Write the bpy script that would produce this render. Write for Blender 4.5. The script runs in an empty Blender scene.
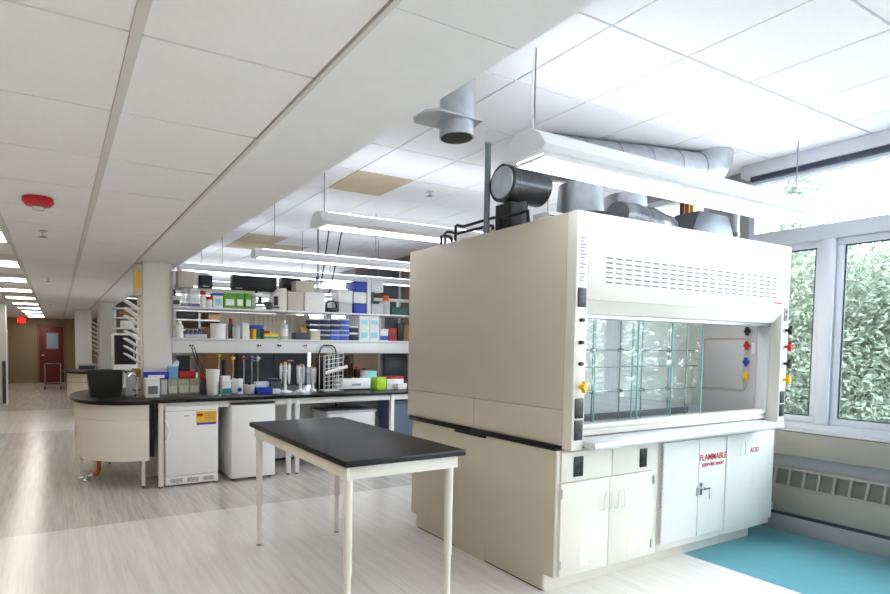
import bpy, bmesh, math, random
from mathutils import Vector, Matrix
random.seed(7)
PI = math.pi
col = bpy.context.scene.collection
sc = bpy.context.scene

# ------------------------------------------------------------------ camera
FPX, CX, CY = 548.90, 340.0, 369.80
RV = Vector((0.88904, -0.457729, 0.009552)); UV = Vector((0.012109, 0.044367, 0.998942)); FV = Vector((0.457669, 0.887984, -0.044987))
CAM = Vector((0, 0, 1.5))
cd = bpy.data.cameras.new('camera'); cam = bpy.data.objects.new('camera', cd); col.objects.link(cam)
cam.matrix_world = Matrix(((RV.x, UV.x, -FV.x, 0), (RV.y, UV.y, -FV.y, 0), (RV.z, UV.z, -FV.z, 1.5), (0, 0, 0, 1)))
cd.sensor_fit = 'HORIZONTAL'; cd.sensor_width = 36; cd.lens = FPX / 890 * 36
cd.shift_x = (445 - CX) / 890; cd.shift_y = (CY - 297) / 890; cd.clip_start = .05; cd.clip_end = 200
sc.camera = cam

# ------------------------------------------------------------------ world, sun, exposure
w = bpy.data.worlds.new('World'); sc.world = w; w.use_nodes = True
bg = w.node_tree.nodes['Background']; bg.inputs[0].default_value = (0.82, 0.90, 1.0, 1); bg.inputs[1].default_value = 4.9
for (y0, y1) in ((-6.8, 2.66), (3.0, 5.2), (10.2, 13.6)):
    pd = bpy.data.lights.new('window_portal', 'AREA'); pd.shape = 'RECTANGLE'; pd.size = y1 - y0; pd.size_y = 2.1
    pd.cycles.is_portal = True
    po = bpy.data.objects.new('window_portal', pd); col.objects.link(po); po.location = (5.65, (y0 + y1) / 2, 1.9)
    po.rotation_euler = Vector((-1, 0, 0)).to_track_quat('-Z', 'Z').to_euler()
vs = sc.view_settings; vs.view_transform = 'Standard'; vs.look = 'None'; vs.gamma = 1; vs.use_curve_mapping = False; vs.exposure = 1.55
sc.display_settings.display_device = 'sRGB'
sc.cycles.use_denoising = True; sc.cycles.max_bounces = 14; sc.cycles.diffuse_bounces = 8; sc.cycles.transparent_max_bounces = 16
sc.cycles.sample_clamp_indirect = 8; sc.cycles.caustics_reflective = False; sc.cycles.caustics_refractive = False

# ------------------------------------------------------------------ helpers
# site frames: scale and offset per axis from the drawing units of each block to metres
GENERIC = ((1, -.03), (.927, 0), (1, 0)); PLAIN = ((1, 0), (1, 0), (1, 0))
HOODF = ((1.067, 2.634 - 2.645 * 1.067), (.951, 2.184 - 2.40 * .951), (1, 0)); WALLF = ((1, .032), (.93, -.117), (1, .008))
W = PLAIN
def wf(v): return Vector((v[0] * W[0][0] + W[0][1], v[1] * W[1][0] + W[1][1], v[2] * W[2][0] + W[2][1]))
def wi(v): return Vector(((v[0] - W[0][1]) / W[0][0], (v[1] - W[1][1]) / W[1][0], (v[2] - W[2][1]) / W[2][0]))
def P(px, py, ax, val):
    val = val * W['xyz'.index(ax)][0] + W['xyz'.index(ax)][1]
    d = RV * ((px - CX) / FPX) - UV * ((py - CY) / FPX) + FV
    i = 'xyz'.index(ax); t = (val - CAM[i]) / d[i]
    return wi(CAM + d * t)
def lin(c):
    return tuple(((v / 255) / 12.92 if v / 255 <= .04045 else ((v / 255 + .055) / 1.055) ** 2.4) for v in c)
MATS = {}
def mat(name, rgb, rough=.5, metal=0, noise=0, nscale=8, bump=0, bscale=60, emit=0, alpha=None, spec=.5, stretch=None, coat=0):
    if name in MATS: return MATS[name]
    m = bpy.data.materials.new(name); m.use_nodes = True; nt = m.node_tree; b = nt.nodes['Principled BSDF']
    c = (*lin(rgb), 1)
    b.inputs['Base Color'].default_value = c; b.inputs['Roughness'].default_value = rough; b.inputs['Metallic'].default_value = metal
    b.inputs['Specular IOR Level'].default_value = spec
    if coat: b.inputs['Coat Weight'].default_value = coat
    tc = nt.nodes.new('ShaderNodeTexCoord'); src = tc.outputs['Object']
    if stretch:
        mp = nt.nodes.new('ShaderNodeMapping'); mp.inputs['Scale'].default_value = stretch; nt.links.new(src, mp.inputs[0]); src = mp.outputs[0]
    if not noise: noise = .04
    n = nt.nodes.new('ShaderNodeTexNoise'); n.inputs['Scale'].default_value = nscale; n.inputs['Detail'].default_value = 4; nt.links.new(src, n.inputs['Vector'])
    mx = nt.nodes.new('ShaderNodeMix'); mx.data_type = 'RGBA'; nt.links.new(n.outputs[0], mx.inputs[0])
    mx.inputs[6].default_value = tuple(v * (1 - noise) for v in c[:3]) + (1,); mx.inputs[7].default_value = tuple(min(1, v * (1 + noise)) for v in c[:3]) + (1,)
    nt.links.new(mx.outputs[2], b.inputs['Base Color'])
    if bump:
        n2 = nt.nodes.new('ShaderNodeTexNoise'); n2.inputs['Scale'].default_value = bscale; nt.links.new(src, n2.inputs['Vector'])
        bp = nt.nodes.new('ShaderNodeBump'); bp.inputs['Strength'].default_value = bump; bp.inputs['Distance'].default_value = .004
        nt.links.new(n2.outputs[0], bp.inputs['Height']); nt.links.new(bp.outputs[0], b.inputs['Normal'])
    if emit: b.inputs['Emission Color'].default_value = c; b.inputs['Emission Strength'].default_value = emit
    if alpha is not None: b.inputs['Alpha'].default_value = alpha
    MATS[name] = m; return m
def glass(name, tint=(1, 1, 1), refl=.08):
    m = bpy.data.materials.new(name); m.use_nodes = True; nt = m.node_tree; nt.nodes.remove(nt.nodes['Principled BSDF'])
    t = nt.nodes.new('ShaderNodeBsdfTransparent'); t.inputs[0].default_value = (*tint, 1)
    g = nt.nodes.new('ShaderNodeBsdfGlossy'); g.inputs['Roughness'].default_value = .01
    fr = nt.nodes.new('ShaderNodeLayerWeight'); fr.inputs[0].default_value = .5; pw = nt.nodes.new('ShaderNodeMath'); pw.operation = 'POWER'; pw.inputs[1].default_value = 4.5; nt.links.new(fr.outputs['Facing'], pw.inputs[0])
    rm = nt.nodes.new('ShaderNodeMapRange'); rm.inputs[3].default_value = refl; rm.inputs[4].default_value = .9; nt.links.new(pw.outputs[0], rm.inputs[0])
    mx = nt.nodes.new('ShaderNodeMixShader'); nt.links.new(rm.outputs[0], mx.inputs[0]); nt.links.new(t.outputs[0], mx.inputs[1]); nt.links.new(g.outputs[0], mx.inputs[2])
    nt.links.new(mx.outputs[0], nt.nodes['Material Output'].inputs[0]); MATS[name] = m; return m

WORG = {}
class B:
    def __init__(s): s.v = []; s.f = []
    def add(s, vs, fs):
        o = len(s.v); s.v += [tuple(v) for v in vs]; s.f += [tuple(i + o for i in f) for f in fs]; return s
    def box(s, x0, x1, y0, y1, z0, z1):
        if x0 > x1: x0, x1 = x1, x0
        if y0 > y1: y0, y1 = y1, y0
        if z0 > z1: z0, z1 = z1, z0
        return s.add([(x0, y0, z0), (x1, y0, z0), (x1, y1, z0), (x0, y1, z0), (x0, y0, z1), (x1, y0, z1), (x1, y1, z1), (x0, y1, z1)],
                     [(3, 2, 1, 0), (4, 5, 6, 7), (0, 1, 5, 4), (1, 2, 6, 5), (2, 3, 7, 6), (3, 0, 4, 7)])
    def obox(s, c, dx, dy, dz, hx, hy, hz):
        c = Vector(c); vs = []
        for k in (-1, 1):
            for (a, b) in ((-1, -1), (1, -1), (1, 1), (-1, 1)): vs.append(c + dx * a * hx + dy * b * hy + dz * k * hz)
        return s.add(vs, [(3, 2, 1, 0), (4, 5, 6, 7), (0, 1, 5, 4), (1, 2, 6, 5), (2, 3, 7, 6), (3, 0, 4, 7)])
    def tube(s, pts, r, n=10, r2=None, cap=True):
        pts = [Vector(p) for p in pts]; m = len(pts); rings = []; up = None
        for i, p in enumerate(pts):
            d = (pts[min(i + 1, m - 1)] - pts[max(i - 1, 0)]).normalized()
            if up is None:
                up = Vector((0, 0, 1)) if abs(d.z) < .9 else Vector((1, 0, 0))
            a = d.cross(up).normalized(); b = a.cross(d).normalized(); up = b
            rr = r if r2 is None else r + (r2 - r) * i / (m - 1)
            if isinstance(r, (list, tuple)): rr = r[i]
            rings.append([p + a * math.cos(2 * PI * k / n) * rr + b * math.sin(2 * PI * k / n) * rr for k in range(n)])
        vs = [v for q in rings for v in q]; fs = []
        for i in range(m - 1):
            for k in range(n): fs.append((i * n + k, i * n + (k + 1) % n, (i + 1) * n + (k + 1) % n, (i + 1) * n + k))
        if cap: fs.append(tuple(range(n))[::-1]); fs.append(tuple((m - 1) * n + k for k in range(n)))
        return s.add(vs, fs)
    def cyl(s, p0, p1, r, n=16, r2=None, cap=True): return s.tube([p0, p1], r, n, r2, cap)
    def lathe(s, c, prof, n=20, ax='z'):
        vs = []; fs = []; m = len(prof)
        for (r, h) in prof:
            for k in range(n):
                a = 2 * PI * k / n; u, v = r * math.cos(a), r * math.sin(a)
                q = {'z': (u, v, h), 'x': (h, u, v), 'y': (v, h, u)}[ax]
                vs.append((c[0] + q[0], c[1] + q[1], c[2] + q[2]))
        for i in range(m - 1):
            for k in range(n): fs.append((i * n + k, i * n + (k + 1) % n, (i + 1) * n + (k + 1) % n, (i + 1) * n + k))
        fs.append(tuple(range(n))[::-1]); fs.append(tuple((m - 1) * n + k for k in range(n)))
        return s.add(vs, fs)
    def prism(s, poly, ax, a0, a1):
        # poly: 2D points; axis of extrusion; (u,v) are the two other axes in xyz order
        def q(u, v, a): return {'x': (a, u, v), 'y': (u, a, v), 'z': (u, v, a)}[ax]
        n = len(poly); vs = [q(u, v, a0) for u, v in poly] + [q(u, v, a1) for u, v in poly]
        fs = [tuple(range(n)), tuple(range(2 * n - 1, n - 1, -1))] + [(k, n + k, n + (k + 1) % n, (k + 1) % n) for k in range(n)]
        return s.add(vs, fs)
    def build(s, name, m, parent=None, bev=0, origin=None, smooth=True, kind=None):
        s.v = [tuple(wf(v)) for v in s.v]
        xs = [v[0] for v in s.v]; ys = [v[1] for v in s.v]; zs = [v[2] for v in s.v]
        if parent is not None: o = WORG[parent.name]
        else: o = wf(origin) if origin is not None else Vector(((min(xs) + max(xs)) / 2, (min(ys) + max(ys)) / 2, min(zs)))
        me = bpy.data.meshes.new(name); me.from_pydata([(v[0] - o.x, v[1] - o.y, v[2] - o.z) for v in s.v], [], s.f)
        bm = bmesh.new(); bm.from_mesh(me); bmesh.ops.recalc_face_normals(bm, faces=bm.faces)
        if bev:
            es = [e for e in bm.edges if len(e.link_faces) == 2 and e.calc_face_angle(0) > .6]
            bmesh.ops.bevel(bm, geom=es, offset=bev, segments=2, profile=.5, affect='EDGES', clamp_overlap=True)
        bm.to_mesh(me); bm.free()
        if smooth: me.shade_smooth(); me.set_sharp_from_angle(angle=math.radians(32))
        me.materials.append(m if not isinstance(m, str) else MATS[m])
        ob = bpy.data.objects.new(name, me); col.objects.link(ob)
        if parent is not None: ob.parent = parent
        else: ob.location = o
        WORG[ob.name] = o
        if kind: ob['kind'] = kind
        return ob
def tag(o, label, cat, group=None):
    o['label'] = label; o['category'] = cat
    if group: o['group'] = group
    return o
def thing(name, loc, label, cat, group=None):
    o = bpy.data.objects.new(name, None); o.empty_display_size = .1; col.objects.link(o); o.location = wf(loc); WORG[o.name] = wf(loc)
    return tag(o, label, cat, group)
def struct(name, b, m, bev=0, **k):
    o = b.build(name, m, None, bev, **k); o['kind'] = 'structure'; return o
def text_mesh(name, body, size, m, parent, loc, rot, extrude=.0008):
    cu = bpy.data.curves.new(name, 'FONT'); cu.body = body; cu.size = size; cu.extrude = extrude; cu.align_x = 'CENTER'; cu.align_y = 'CENTER'; cu.offset = size * .012
    t = bpy.data.objects.new(name + '_tmp', cu); col.objects.link(t)
    dg = bpy.context.evaluated_depsgraph_get(); me = bpy.data.meshes.new_from_object(t.evaluated_get(dg)); bpy.data.objects.remove(t)
    me.materials.clear(); me.materials.append(m if not isinstance(m, str) else MATS[m]); me.name = name
    o = bpy.data.objects.new(name, me); col.objects.link(o); o.parent = parent
    o.location = wf(loc) - WORG[parent.name]; o.rotation_euler = rot; WORG[o.name] = WORG[parent.name]
    return o
FRONT = (PI / 2, 0, 0)   # text readable from -Y

# ------------------------------------------------------------------ materials
mat('cream', (204, 194, 178), .38, noise=.03, nscale=3)  # hood paint darkened for its shaded sides; one paint with cream_light
mat('cream_light', (228, 223, 213), .36, noise=.02)  # same hood paint, lighter copy for the lit front; also other cream parts
mat('white_metal', (230, 231, 232), .35)
mat('white_plastic', (246, 247, 248), .4); mat('enamel_white', (246, 247, 248), .32)
mat('offwhite', (228, 224, 214), .5)
mat('paint_wall', (228, 226, 222), .7, bump=.05, bscale=200)
mat('wall_tan', (150, 134, 108), .8)
mat('wall_brown', (126, 108, 86), .8)
mat('wall_grey', (160, 160, 165), .7)
mat('tile', (242, 242, 245), .85, noise=.03, nscale=40, bump=.25, bscale=350)
mat('tile_tan', (205, 190, 160), .9, noise=.12, nscale=6)
mat('tee', (212, 210, 208), .6)
mat('soffit', (238, 239, 243), .75)
mat('black_epoxy', (14, 14, 16), .3, noise=.1, spec=.35)
mat('black_top', (20, 20, 22), .4, noise=.1, spec=.35)
mat('black', (14, 14, 15), .45)
mat('rubber', (20, 20, 20), .7)
mat('steel', (205, 208, 212), .28, metal=.85)
mat('brushed', (228, 230, 234), .33, metal=.6)
mat('chrome', (220, 222, 225), .12, metal=1)
mat('galv', (186, 190, 196), .36, metal=.75, noise=.25, nscale=14)
mat('galv_dark', (128, 132, 138), .36, metal=.7, noise=.2, nscale=14)
mat('sheet_grey', (104, 110, 118), .5, metal=.4); mat('foil_dark', (84, 86, 90), .28, metal=.6, noise=.4, nscale=12)
mat('liner', (206, 204, 204), .45)
mat('liner_dark', (74, 76, 80), .4)
mat('grey_panel', (178, 180, 186), .5)
mat('grey_dark', (70, 73, 80), .5); mat('pelmet', (206, 208, 214), .6); mat('navy_grey', (62, 66, 84), .7); mat('door_white', (226, 226, 221), .38)
mat('plug_grey', (130, 130, 134), .5); mat('socket_dark', (58, 58, 62), .5)
mat('frame_alu', (206, 210, 222), .4, metal=.1)
mat('heater', (160, 154, 146), .5)
mat('heater_mesh', (116, 112, 107), .7, noise=.3, nscale=220)
mat('teal', (92, 152, 164), .3, noise=.12, nscale=4, stretch=(9, .7, 1))
mat('red', (186, 20, 26), .4); mat('red_text', (196, 30, 40), .6); mat('dark_red', (110, 34, 26), .5)
mat('blue', (32, 62, 176), .4); mat('blue_mid', (66, 92, 190), .4); mat('navy', (26, 32, 70), .45); mat('light_blue', (120, 176, 226), .5); mat('cyan', (150, 222, 232), .45)
mat('yellow', (236, 188, 30), .45); mat('yellow_bright', (240, 222, 40), .5); mat('green', (92, 158, 44), .5); mat('dark_green', (24, 84, 66), .5); mat('teal_box', (32, 140, 140), .5)
mat('lime', (186, 226, 40), .45); mat('orange', (236, 96, 24), .45); mat('magenta', (120, 30, 90), .5); mat('violet', (100, 96, 170), .5)
mat('copper', (176, 92, 58), .3, metal=.8); mat('amber', (46, 24, 14), .2); mat('brown_box', (150, 108, 70), .7, noise=.08)
mat('beige_box', (206, 198, 182), .6); mat('grey_box', (200, 200, 204), .6); mat('white_box', (240, 240, 242), .6)
mat('clear_plastic', (226, 230, 232), .25, alpha=.55); mat('clear_tray', (228, 232, 236), .3, alpha=.7)
mat('paper', (244, 243, 238), .8); mat('print', (120, 120, 124), .8)
mat('green_tile', (176, 186, 160), .6)
mat('lamp_body', (230, 231, 234), .45); mat('diffuser', (246, 248, 252), .5, emit=2.2); mat('panel_glow', (255, 249, 241), .5, emit=3.6); mat('added_uplight', (238, 243, 255), .5, emit=3.6)
mat('exit_red', (230, 20, 14), .5, emit=1.2)
mat('screen', (150, 170, 190), .3)
mat('bark', (92, 76, 60), .9, noise=.3, nscale=20)
mat('brick_far', (150, 132, 124), .9, noise=.12, nscale=10)
mat('lawn', (190, 190, 184), .95, noise=.3, nscale=2)
glass('window_glass', (.97, .99, .98), .03)
glass('sash_glass', (.965, .988, .985), .075)
mat('glass_edge', (132, 200, 192), .15)
def leaf_mat(name, a, b):
    m = bpy.data.materials.new(name); m.use_nodes = True; nt = m.node_tree; bs = nt.nodes['Principled BSDF']
    g = nt.nodes.new('ShaderNodeNewGeometry'); r = nt.nodes.new('ShaderNodeValToRGB'); r.color_ramp.elements[0].color = (*lin(a), 1); r.color_ramp.elements[1].color = (*lin(b), 1)
    nt.links.new(g.outputs['Random Per Island'], r.inputs[0]); nt.links.new(r.outputs[0], bs.inputs['Base Color']); bs.inputs['Roughness'].default_value = .55
    tr = nt.nodes.new('ShaderNodeBsdfTranslucent'); nt.links.new(r.outputs[0], tr.inputs[0]); mx = nt.nodes.new('ShaderNodeMixShader'); mx.inputs[0].default_value = .45
    nt.links.new(bs.outputs[0], mx.inputs[1]); nt.links.new(tr.outputs[0], mx.inputs[2]); nt.links.new(mx.outputs[0], nt.nodes['Material Output'].inputs[0]); MATS[name] = m
leaf_mat('leaf_a', (92, 106, 92), (156, 170, 150)); leaf_mat('leaf_b', (96, 112, 98), (150, 164, 146))
# floor: sheet vinyl with long streaks running down the aisle
def floor_mat(name, ca, cb):
    m = bpy.data.materials.new(name); m.use_nodes = True; nt = m.node_tree; bs = nt.nodes['Principled BSDF']
    tc = nt.nodes.new('ShaderNodeTexCoord'); mp = nt.nodes.new('ShaderNodeMapping'); mp.inputs['Scale'].default_value = (16, .9, 1); nt.links.new(tc.outputs['Object'], mp.inputs[0])
    n1 = nt.nodes.new('ShaderNodeTexNoise'); n1.inputs['Scale'].default_value = 1; n1.inputs['Detail'].default_value = 5; n1.inputs['Roughness'].default_value = .6; nt.links.new(mp.outputs[0], n1.inputs['Vector'])
    mp2 = nt.nodes.new('ShaderNodeMapping'); mp2.inputs['Scale'].default_value = (60, 3, 1); nt.links.new(tc.outputs['Object'], mp2.inputs[0])
    n2 = nt.nodes.new('ShaderNodeTexNoise'); n2.inputs['Scale'].default_value = 1; n2.inputs['Detail'].default_value = 3; nt.links.new(mp2.outputs[0], n2.inputs['Vector'])
    av = nt.nodes.new('ShaderNodeMix'); av.inputs[0].default_value = .4; nt.links.new(n1.outputs[0], av.inputs[2]); nt.links.new(n2.outputs[0], av.inputs[3])
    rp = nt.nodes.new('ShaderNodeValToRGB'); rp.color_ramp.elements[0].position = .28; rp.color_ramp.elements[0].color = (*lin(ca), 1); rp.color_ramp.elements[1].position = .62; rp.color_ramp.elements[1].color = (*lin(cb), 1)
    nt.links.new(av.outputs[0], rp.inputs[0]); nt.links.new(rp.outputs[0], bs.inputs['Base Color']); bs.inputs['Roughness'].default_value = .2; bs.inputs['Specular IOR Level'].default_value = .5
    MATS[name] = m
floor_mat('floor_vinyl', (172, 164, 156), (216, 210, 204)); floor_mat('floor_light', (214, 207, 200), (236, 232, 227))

# ------------------------------------------------------------------ room shell
ZL, ZH = 2.40, 3.03
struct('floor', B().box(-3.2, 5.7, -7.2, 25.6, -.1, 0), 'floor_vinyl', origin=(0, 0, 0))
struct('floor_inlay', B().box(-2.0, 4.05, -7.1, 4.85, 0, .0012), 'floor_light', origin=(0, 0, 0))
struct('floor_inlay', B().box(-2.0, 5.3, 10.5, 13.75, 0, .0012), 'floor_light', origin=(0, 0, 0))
struct('floor_inlay', B().box(4.05, 5.35, -7.0, 3.0, 0, .0015), 'teal', origin=(4.035, 0, 0))
# low ceiling: corridor, built tile by tile where they can be told apart
ceil = struct('ceiling', B().box(-3.2, .80, -7.2, 25.4, ZL + .012, ZL + .06), 'tee')
TX = [-.94, -.36, .216, .795]; TY0, TP = 1.736, .612
def shared_tile(dx, dy):
    b = B().prism([(0, 0), (dx, 0), (dx, dy), (0, dy)], 'z', 0, .01)
    me = bpy.data.meshes.new('ceiling_tile'); me.from_pydata(b.v, [], b.f); me.materials.append(MATS['tile'])
    bm = bmesh.new(); bm.from_mesh(me); bmesh.ops.recalc_face_normals(bm, faces=bm.faces); bm.to_mesh(me); bm.free(); return me
LIGHT_ROWS = set()
light_y = [5.28 + 1.875 * k for k in range(-6, 10)]
def add_tile(me, parent, x, y, z, m=None):
    o = bpy.data.objects.new('ceiling_tile', me); col.objects.link(o); o.parent = parent; o.location = Vector((x, y, z)) - WORG[parent.name]; return o
for c in range(3):
    gx = .018 if c == 1 else .012
    me = shared_tile(TX[c + 1] - TX[c] - 2 * gx, TP - .012)
    for r in range(-6, 16):
        y = TY0 + TP * r + .006
        if c == 0 and any(abs(ly - y) < .66 for ly in light_y): continue
        add_tile(me, ceil, TX[c] + gx, y, ZL + .002)
far = B()
for c in range(3):
    for r in range(16, 38):
        y = TY0 + TP * r + .006
        if c == 0 and any(abs(ly - y) < .66 for ly in light_y): continue
        far.box(TX[c] + .012, TX[c + 1] - .012, y, y + TP - .012, ZL + .002, ZL + .012)
for r in range(-12, 38): 
    for x in (-2.1, -1.53): far.box(x + .01, x + .58, TY0 + TP * r + .006, TY0 + TP * (r + 1) - .006, ZL + .002, ZL + .012)
far.build('ceiling_tile_field', 'tile', ceil, kind='stuff')
for x in (-.36, .216): B().box(x - .017, x + .017, -7, 25.3, ZL - .004, ZL + .012).build('ceiling_tee', 'tee', ceil)
B().prism([(.789, ZL - .005), (.808, ZL - .005), (.808, ZL + .01), (.789, ZL + .01)], 'y', -7, 25.3).build('ceiling_angle', 'tee', ceil)
# soffit between corridor and lab
sof = struct('soffit', B().box(.809, 1.255, -7.2, 25.4, ZL + .01, ZH + .06), 'soffit')
sj = [-7.1, -1.6, 1.274, 4.4, 7.4, 10.4, 13.4, 16.4, 19.4, 25.3]
for a, b_ in zip(sj[:-1], sj[1:]): B().box(.811, 1.255, a + .003, b_ - .003, ZL, ZL + .01).build('soffit_panel', 'soffit', sof)
# high ceiling over the lab
hc = struct('ceiling_lab', B().box(1.255, 5.45, -7.2, 20.2, ZH + .012, ZH + .06), 'tee')
hx = [1.77 + .595 * k for k in range(7)]; hx = [1.26] + hx; hx[-1] = 5.34
for r in range(-8, 30):
    y = 1.80 + .62 * r + .007
    if y > 19.6: break
    for k in range(7):
        tan = (k, r) in ((2, 4), (2, 9), (2, 10), (3, 10), (4, 12))
        if y < 8.9:
            key = 'h%d%d' % (k, tan)
            if key not in MATS:
                me = shared_tile(hx[k + 1] - hx[k] - .014, .606)
                if tan: me.materials.clear(); me.materials.append(MATS['tile_tan'])
                MATS[key] = me
            add_tile(MATS[key], hc, hx[k] + .007, y, ZH + .001)
hb = B()
for r in list(range(-14, -8)) + list(range(12, 29)):
    y = 1.80 + .62 * r + .007
    for k in range(7): hb.box(hx[k] + .007, hx[k + 1] - .007, y, y + .606, ZH + .001, ZH + .011)
hb.build('ceiling_tile_field', 'tile', hc, kind='stuff')
for k in list(MATS):
    if k[0] == 'h' and k[1:].isdigit(): del MATS[k]

# right wall with window openings
W = WALLF
XW = 5.32
wr = B()
bays = [(-7.2, 2.985), (3.35, 5.72), (11.0, 14.6)]
ys = [-7.6] + [v for b_ in bays for v in b_] + [21.8]
for a, b_ in zip(ys[0::2], ys[1::2]): wr.box(XW, XW + .3, a, b_, 0, 3.1)
for a, b_ in bays: wr.box(XW, XW + .3, a, b_, 0, .83); wr.box(XW, XW + .3, a, b_, 2.95, 3.1)
struct('wall_right', wr, 'wall_grey')
struct('trim_1', B().box(XW - .06, XW, -7.2, 3.3, .632, .82), 'heater', .004)          # boxed ledge below the glass
struct('trim_2', B().box(XW - .012, XW, 5.75, 10.6, 0, 3.02), 'wall_brown')
W = PLAIN
struct('wall_back', B().box(-3.2, 5.6, -7.4, -7.2, 0, 3.1), 'paint_wall')
struct('wall_left', B().box(-2.2, -2.0, -7.2, 25.5, 0, 2.6), 'wall_tan')
struct('wall_pier', B().box(-2.0, -1.07, 15.08, 15.5, 0, 2.40), 'paint_wall')
struct('trim_3', B().box(-1.15, -1.08, 15.04, 15.08, .05, 1.05), 'grey_dark', .01)      # dark bumper rail on the pier
struct('wall_corridor_end', B().box(-2.0, 1.4, 23.4, 23.6, 0, 2.5), 'wall_tan')
struct('wall_lab_end', B().box(1.26, 5.6, 20.0, 20.2, 0, 3.02), 'wall_tan')
struct('wall_corridor_right', B().box(1.26, 1.4, 20.2, 23.4, 0, 2.5), 'wall_tan')
# columns standing in the line of the soffit
W = GENERIC
def column(x0, x1, y0, y1, name='column'):
    c = struct(name, B().box(x0, x1, y0, y1, 0, ZL), 'white_metal' if False else 'paint_wall', .004)
    return c
c1 = column(.88, 1.19, 6.93, 7.30)
B().lathe((1.05, 6.93, 2.18), [(0, -.004), (.035, -.004), (.035, 0), (0, 0)], 16, 'y').build('cover_plate', 'offwhite', c1)
column(.87, 1.20, 14.3, 14.7); column(.475, .875, 17.8, 18.3)

W = WALLF
# windows
def window(name, y0, y1, mulls):
    f = B(); xa, xb = XW - .01, XW + .09
    f.box(xa, xb, y0, y1, .83, .90); f.box(xa, xb, y0, y1, 2.355, 2.475); f.box(xa, xb, y0, y1, 2.90, 2.955)
    for (a, b_) in [(y0, y0 + .05), (y1 - .05, y1)] + mulls: f.box(xa, xb, a, b_, .90, 2.355)
    for (a, b_) in [(y0, y0 + .05), (y1 - .05, y1)]: f.box(xa, xb, a, b_, 2.475, 2.90)
    o = struct(name, f, 'frame_alu', .004)
    cuts = [y0 + .05] + [v for m_ in sorted(mulls) for v in m_] + [y1 - .05]
    for a, b_ in zip(cuts[0::2], cuts[1::2]):
        s = B()
        for (p, q, r_, t) in ((a, b_, .90, .955), (a, b_, 2.30, 2.355), (a, a + .05, .955, 2.30), (b_ - .05, b_, .955, 2.30)): s.box(XW + .02, XW + .075, p, q, r_, t)
        so = s.build('sash_frame', 'frame_alu', o, .004)
        B().box(XW + .045, XW + .051, a + .05, b_ - .05, .955, 2.30).build('pane', 'window_glass', o)
        g = B()
        for (p, q, r_, t) in ((a + .05, b_ - .05, .955, .967), (a + .05, b_ - .05, 2.288, 2.30), (a + .05, a + .062, .967, 2.288), (b_ - .062, b_ - .05, .967, 2.288)): g.box(XW + .03, XW + .044, p, q, r_, t)
        g.build('gasket', 'grey_dark', o)
    B().box(XW + .045, XW + .051, y0 + .05, y1 - .05, 2.475, 2.90).build('pane', 'window_glass', o)
    B().box(XW - .04, XW + .1, y0, y1, .828, .842).build('window_sill', 'frame_alu', o)
    return o
window('window_1', -7.2, 2.985, [(2.33, 2.42), (.72, .81), (-.9, -.81), (-2.5, -2.41), (-4.1, -4.01), (-5.7, -5.61)])
window('window_2', 3.35, 5.72, [(4.5, 4.59)])
window('window_3', 11.0, 14.6, [(12.1, 12.2), (13.3, 13.4)])
# roller blind cassette above the near window
W = PLAIN
rb = thing('roller_blind', (5.2, 0, 2.89), 'pale grey roller blind pelmet above the near window with the dark blind rolled up', 'blind')
B().box(5.13, 5.345, -7.0, 2.63, 2.928, 3.028).build('pelmet', 'pelmet', rb, .004)
B().box(5.15, 5.20, -6.95, 2.57, 2.888, 2.928).build('rolled_fabric', 'navy_grey', rb, .008)
W = WALLF
# convector heater under the near window
ht = thing('convector_heater', (XW - .03, 0, 0), 'long beige convector heater with grille along the window wall', 'heater')
B().box(XW - .05, XW - .005, -7.0, 3.1, .155, .362).build('front_panel', 'heater', ht, .006)
g = B(); g.box(XW - .05, XW - .005, -7.0, 3.1, .362, .378); g.box(XW - .05, XW - .005, -7.0, 3.1, .508, .53)
g.build('grille_frame', 'heater', ht, .003)
B().box(XW - .032, XW - .02, -7.0, 3.1, .37, .515).build('perforated_mesh', 'heater_mesh', ht)
y = 3.08
while y > 1.2:
    B().prism([(y, .378), (y + .018, .378), (y + .005, .508), (y - .013, .508)], 'x', XW - .05, XW - .03).build('grille_bar', 'heater', ht); y -= .1045
B().box(XW - .035, XW - .002, -7.0, 3.1, .125, .155).build('gap_strip', 'grey_dark', ht)
B().box(XW - .045, XW - .002, -7.0, 3.15, -.008, .125).build('plinth', 'wall_grey', ht, .004)
# things on the far stretch of the right wall
db = thing('dark_wall_panel', (XW - .03, 9.3, 1.2), 'dark grey panel on the brown wall behind the shelves', 'panel')
B().box(XW - .04, XW - .014, 8.82, 10.5, 1.35, 2.93).build('board', 'grey_dark', db, .004)
B().box(XW - .05, XW - .014, 8.78, 8.82, 1.33, 2.95).build('frame_strip', 'frame_alu', db)

# ------------------------------------------------------------------ fume hood
W = HOODF
HX0, HX1, HY = 2.645, 4.86, 2.40
hood = thing('fume_hood', (3.75, 3.25, .9), 'large cream double-sided fume hood with louvred header and sliding glass sash', 'fume hood')
HT = 2.28
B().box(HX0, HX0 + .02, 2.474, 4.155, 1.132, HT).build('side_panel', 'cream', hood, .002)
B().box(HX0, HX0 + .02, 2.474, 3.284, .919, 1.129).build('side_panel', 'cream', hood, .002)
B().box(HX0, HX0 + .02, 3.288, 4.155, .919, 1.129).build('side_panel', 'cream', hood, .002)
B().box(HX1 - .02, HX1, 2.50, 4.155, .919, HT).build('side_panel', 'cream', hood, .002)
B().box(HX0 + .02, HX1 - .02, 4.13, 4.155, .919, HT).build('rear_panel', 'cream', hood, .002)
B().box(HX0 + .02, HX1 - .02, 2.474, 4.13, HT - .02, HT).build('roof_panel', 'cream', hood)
pl = B().box(HX0, 2.738, HY, 2.472, .9, HT).build('corner_post', 'cream_light', hood, .003)
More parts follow.
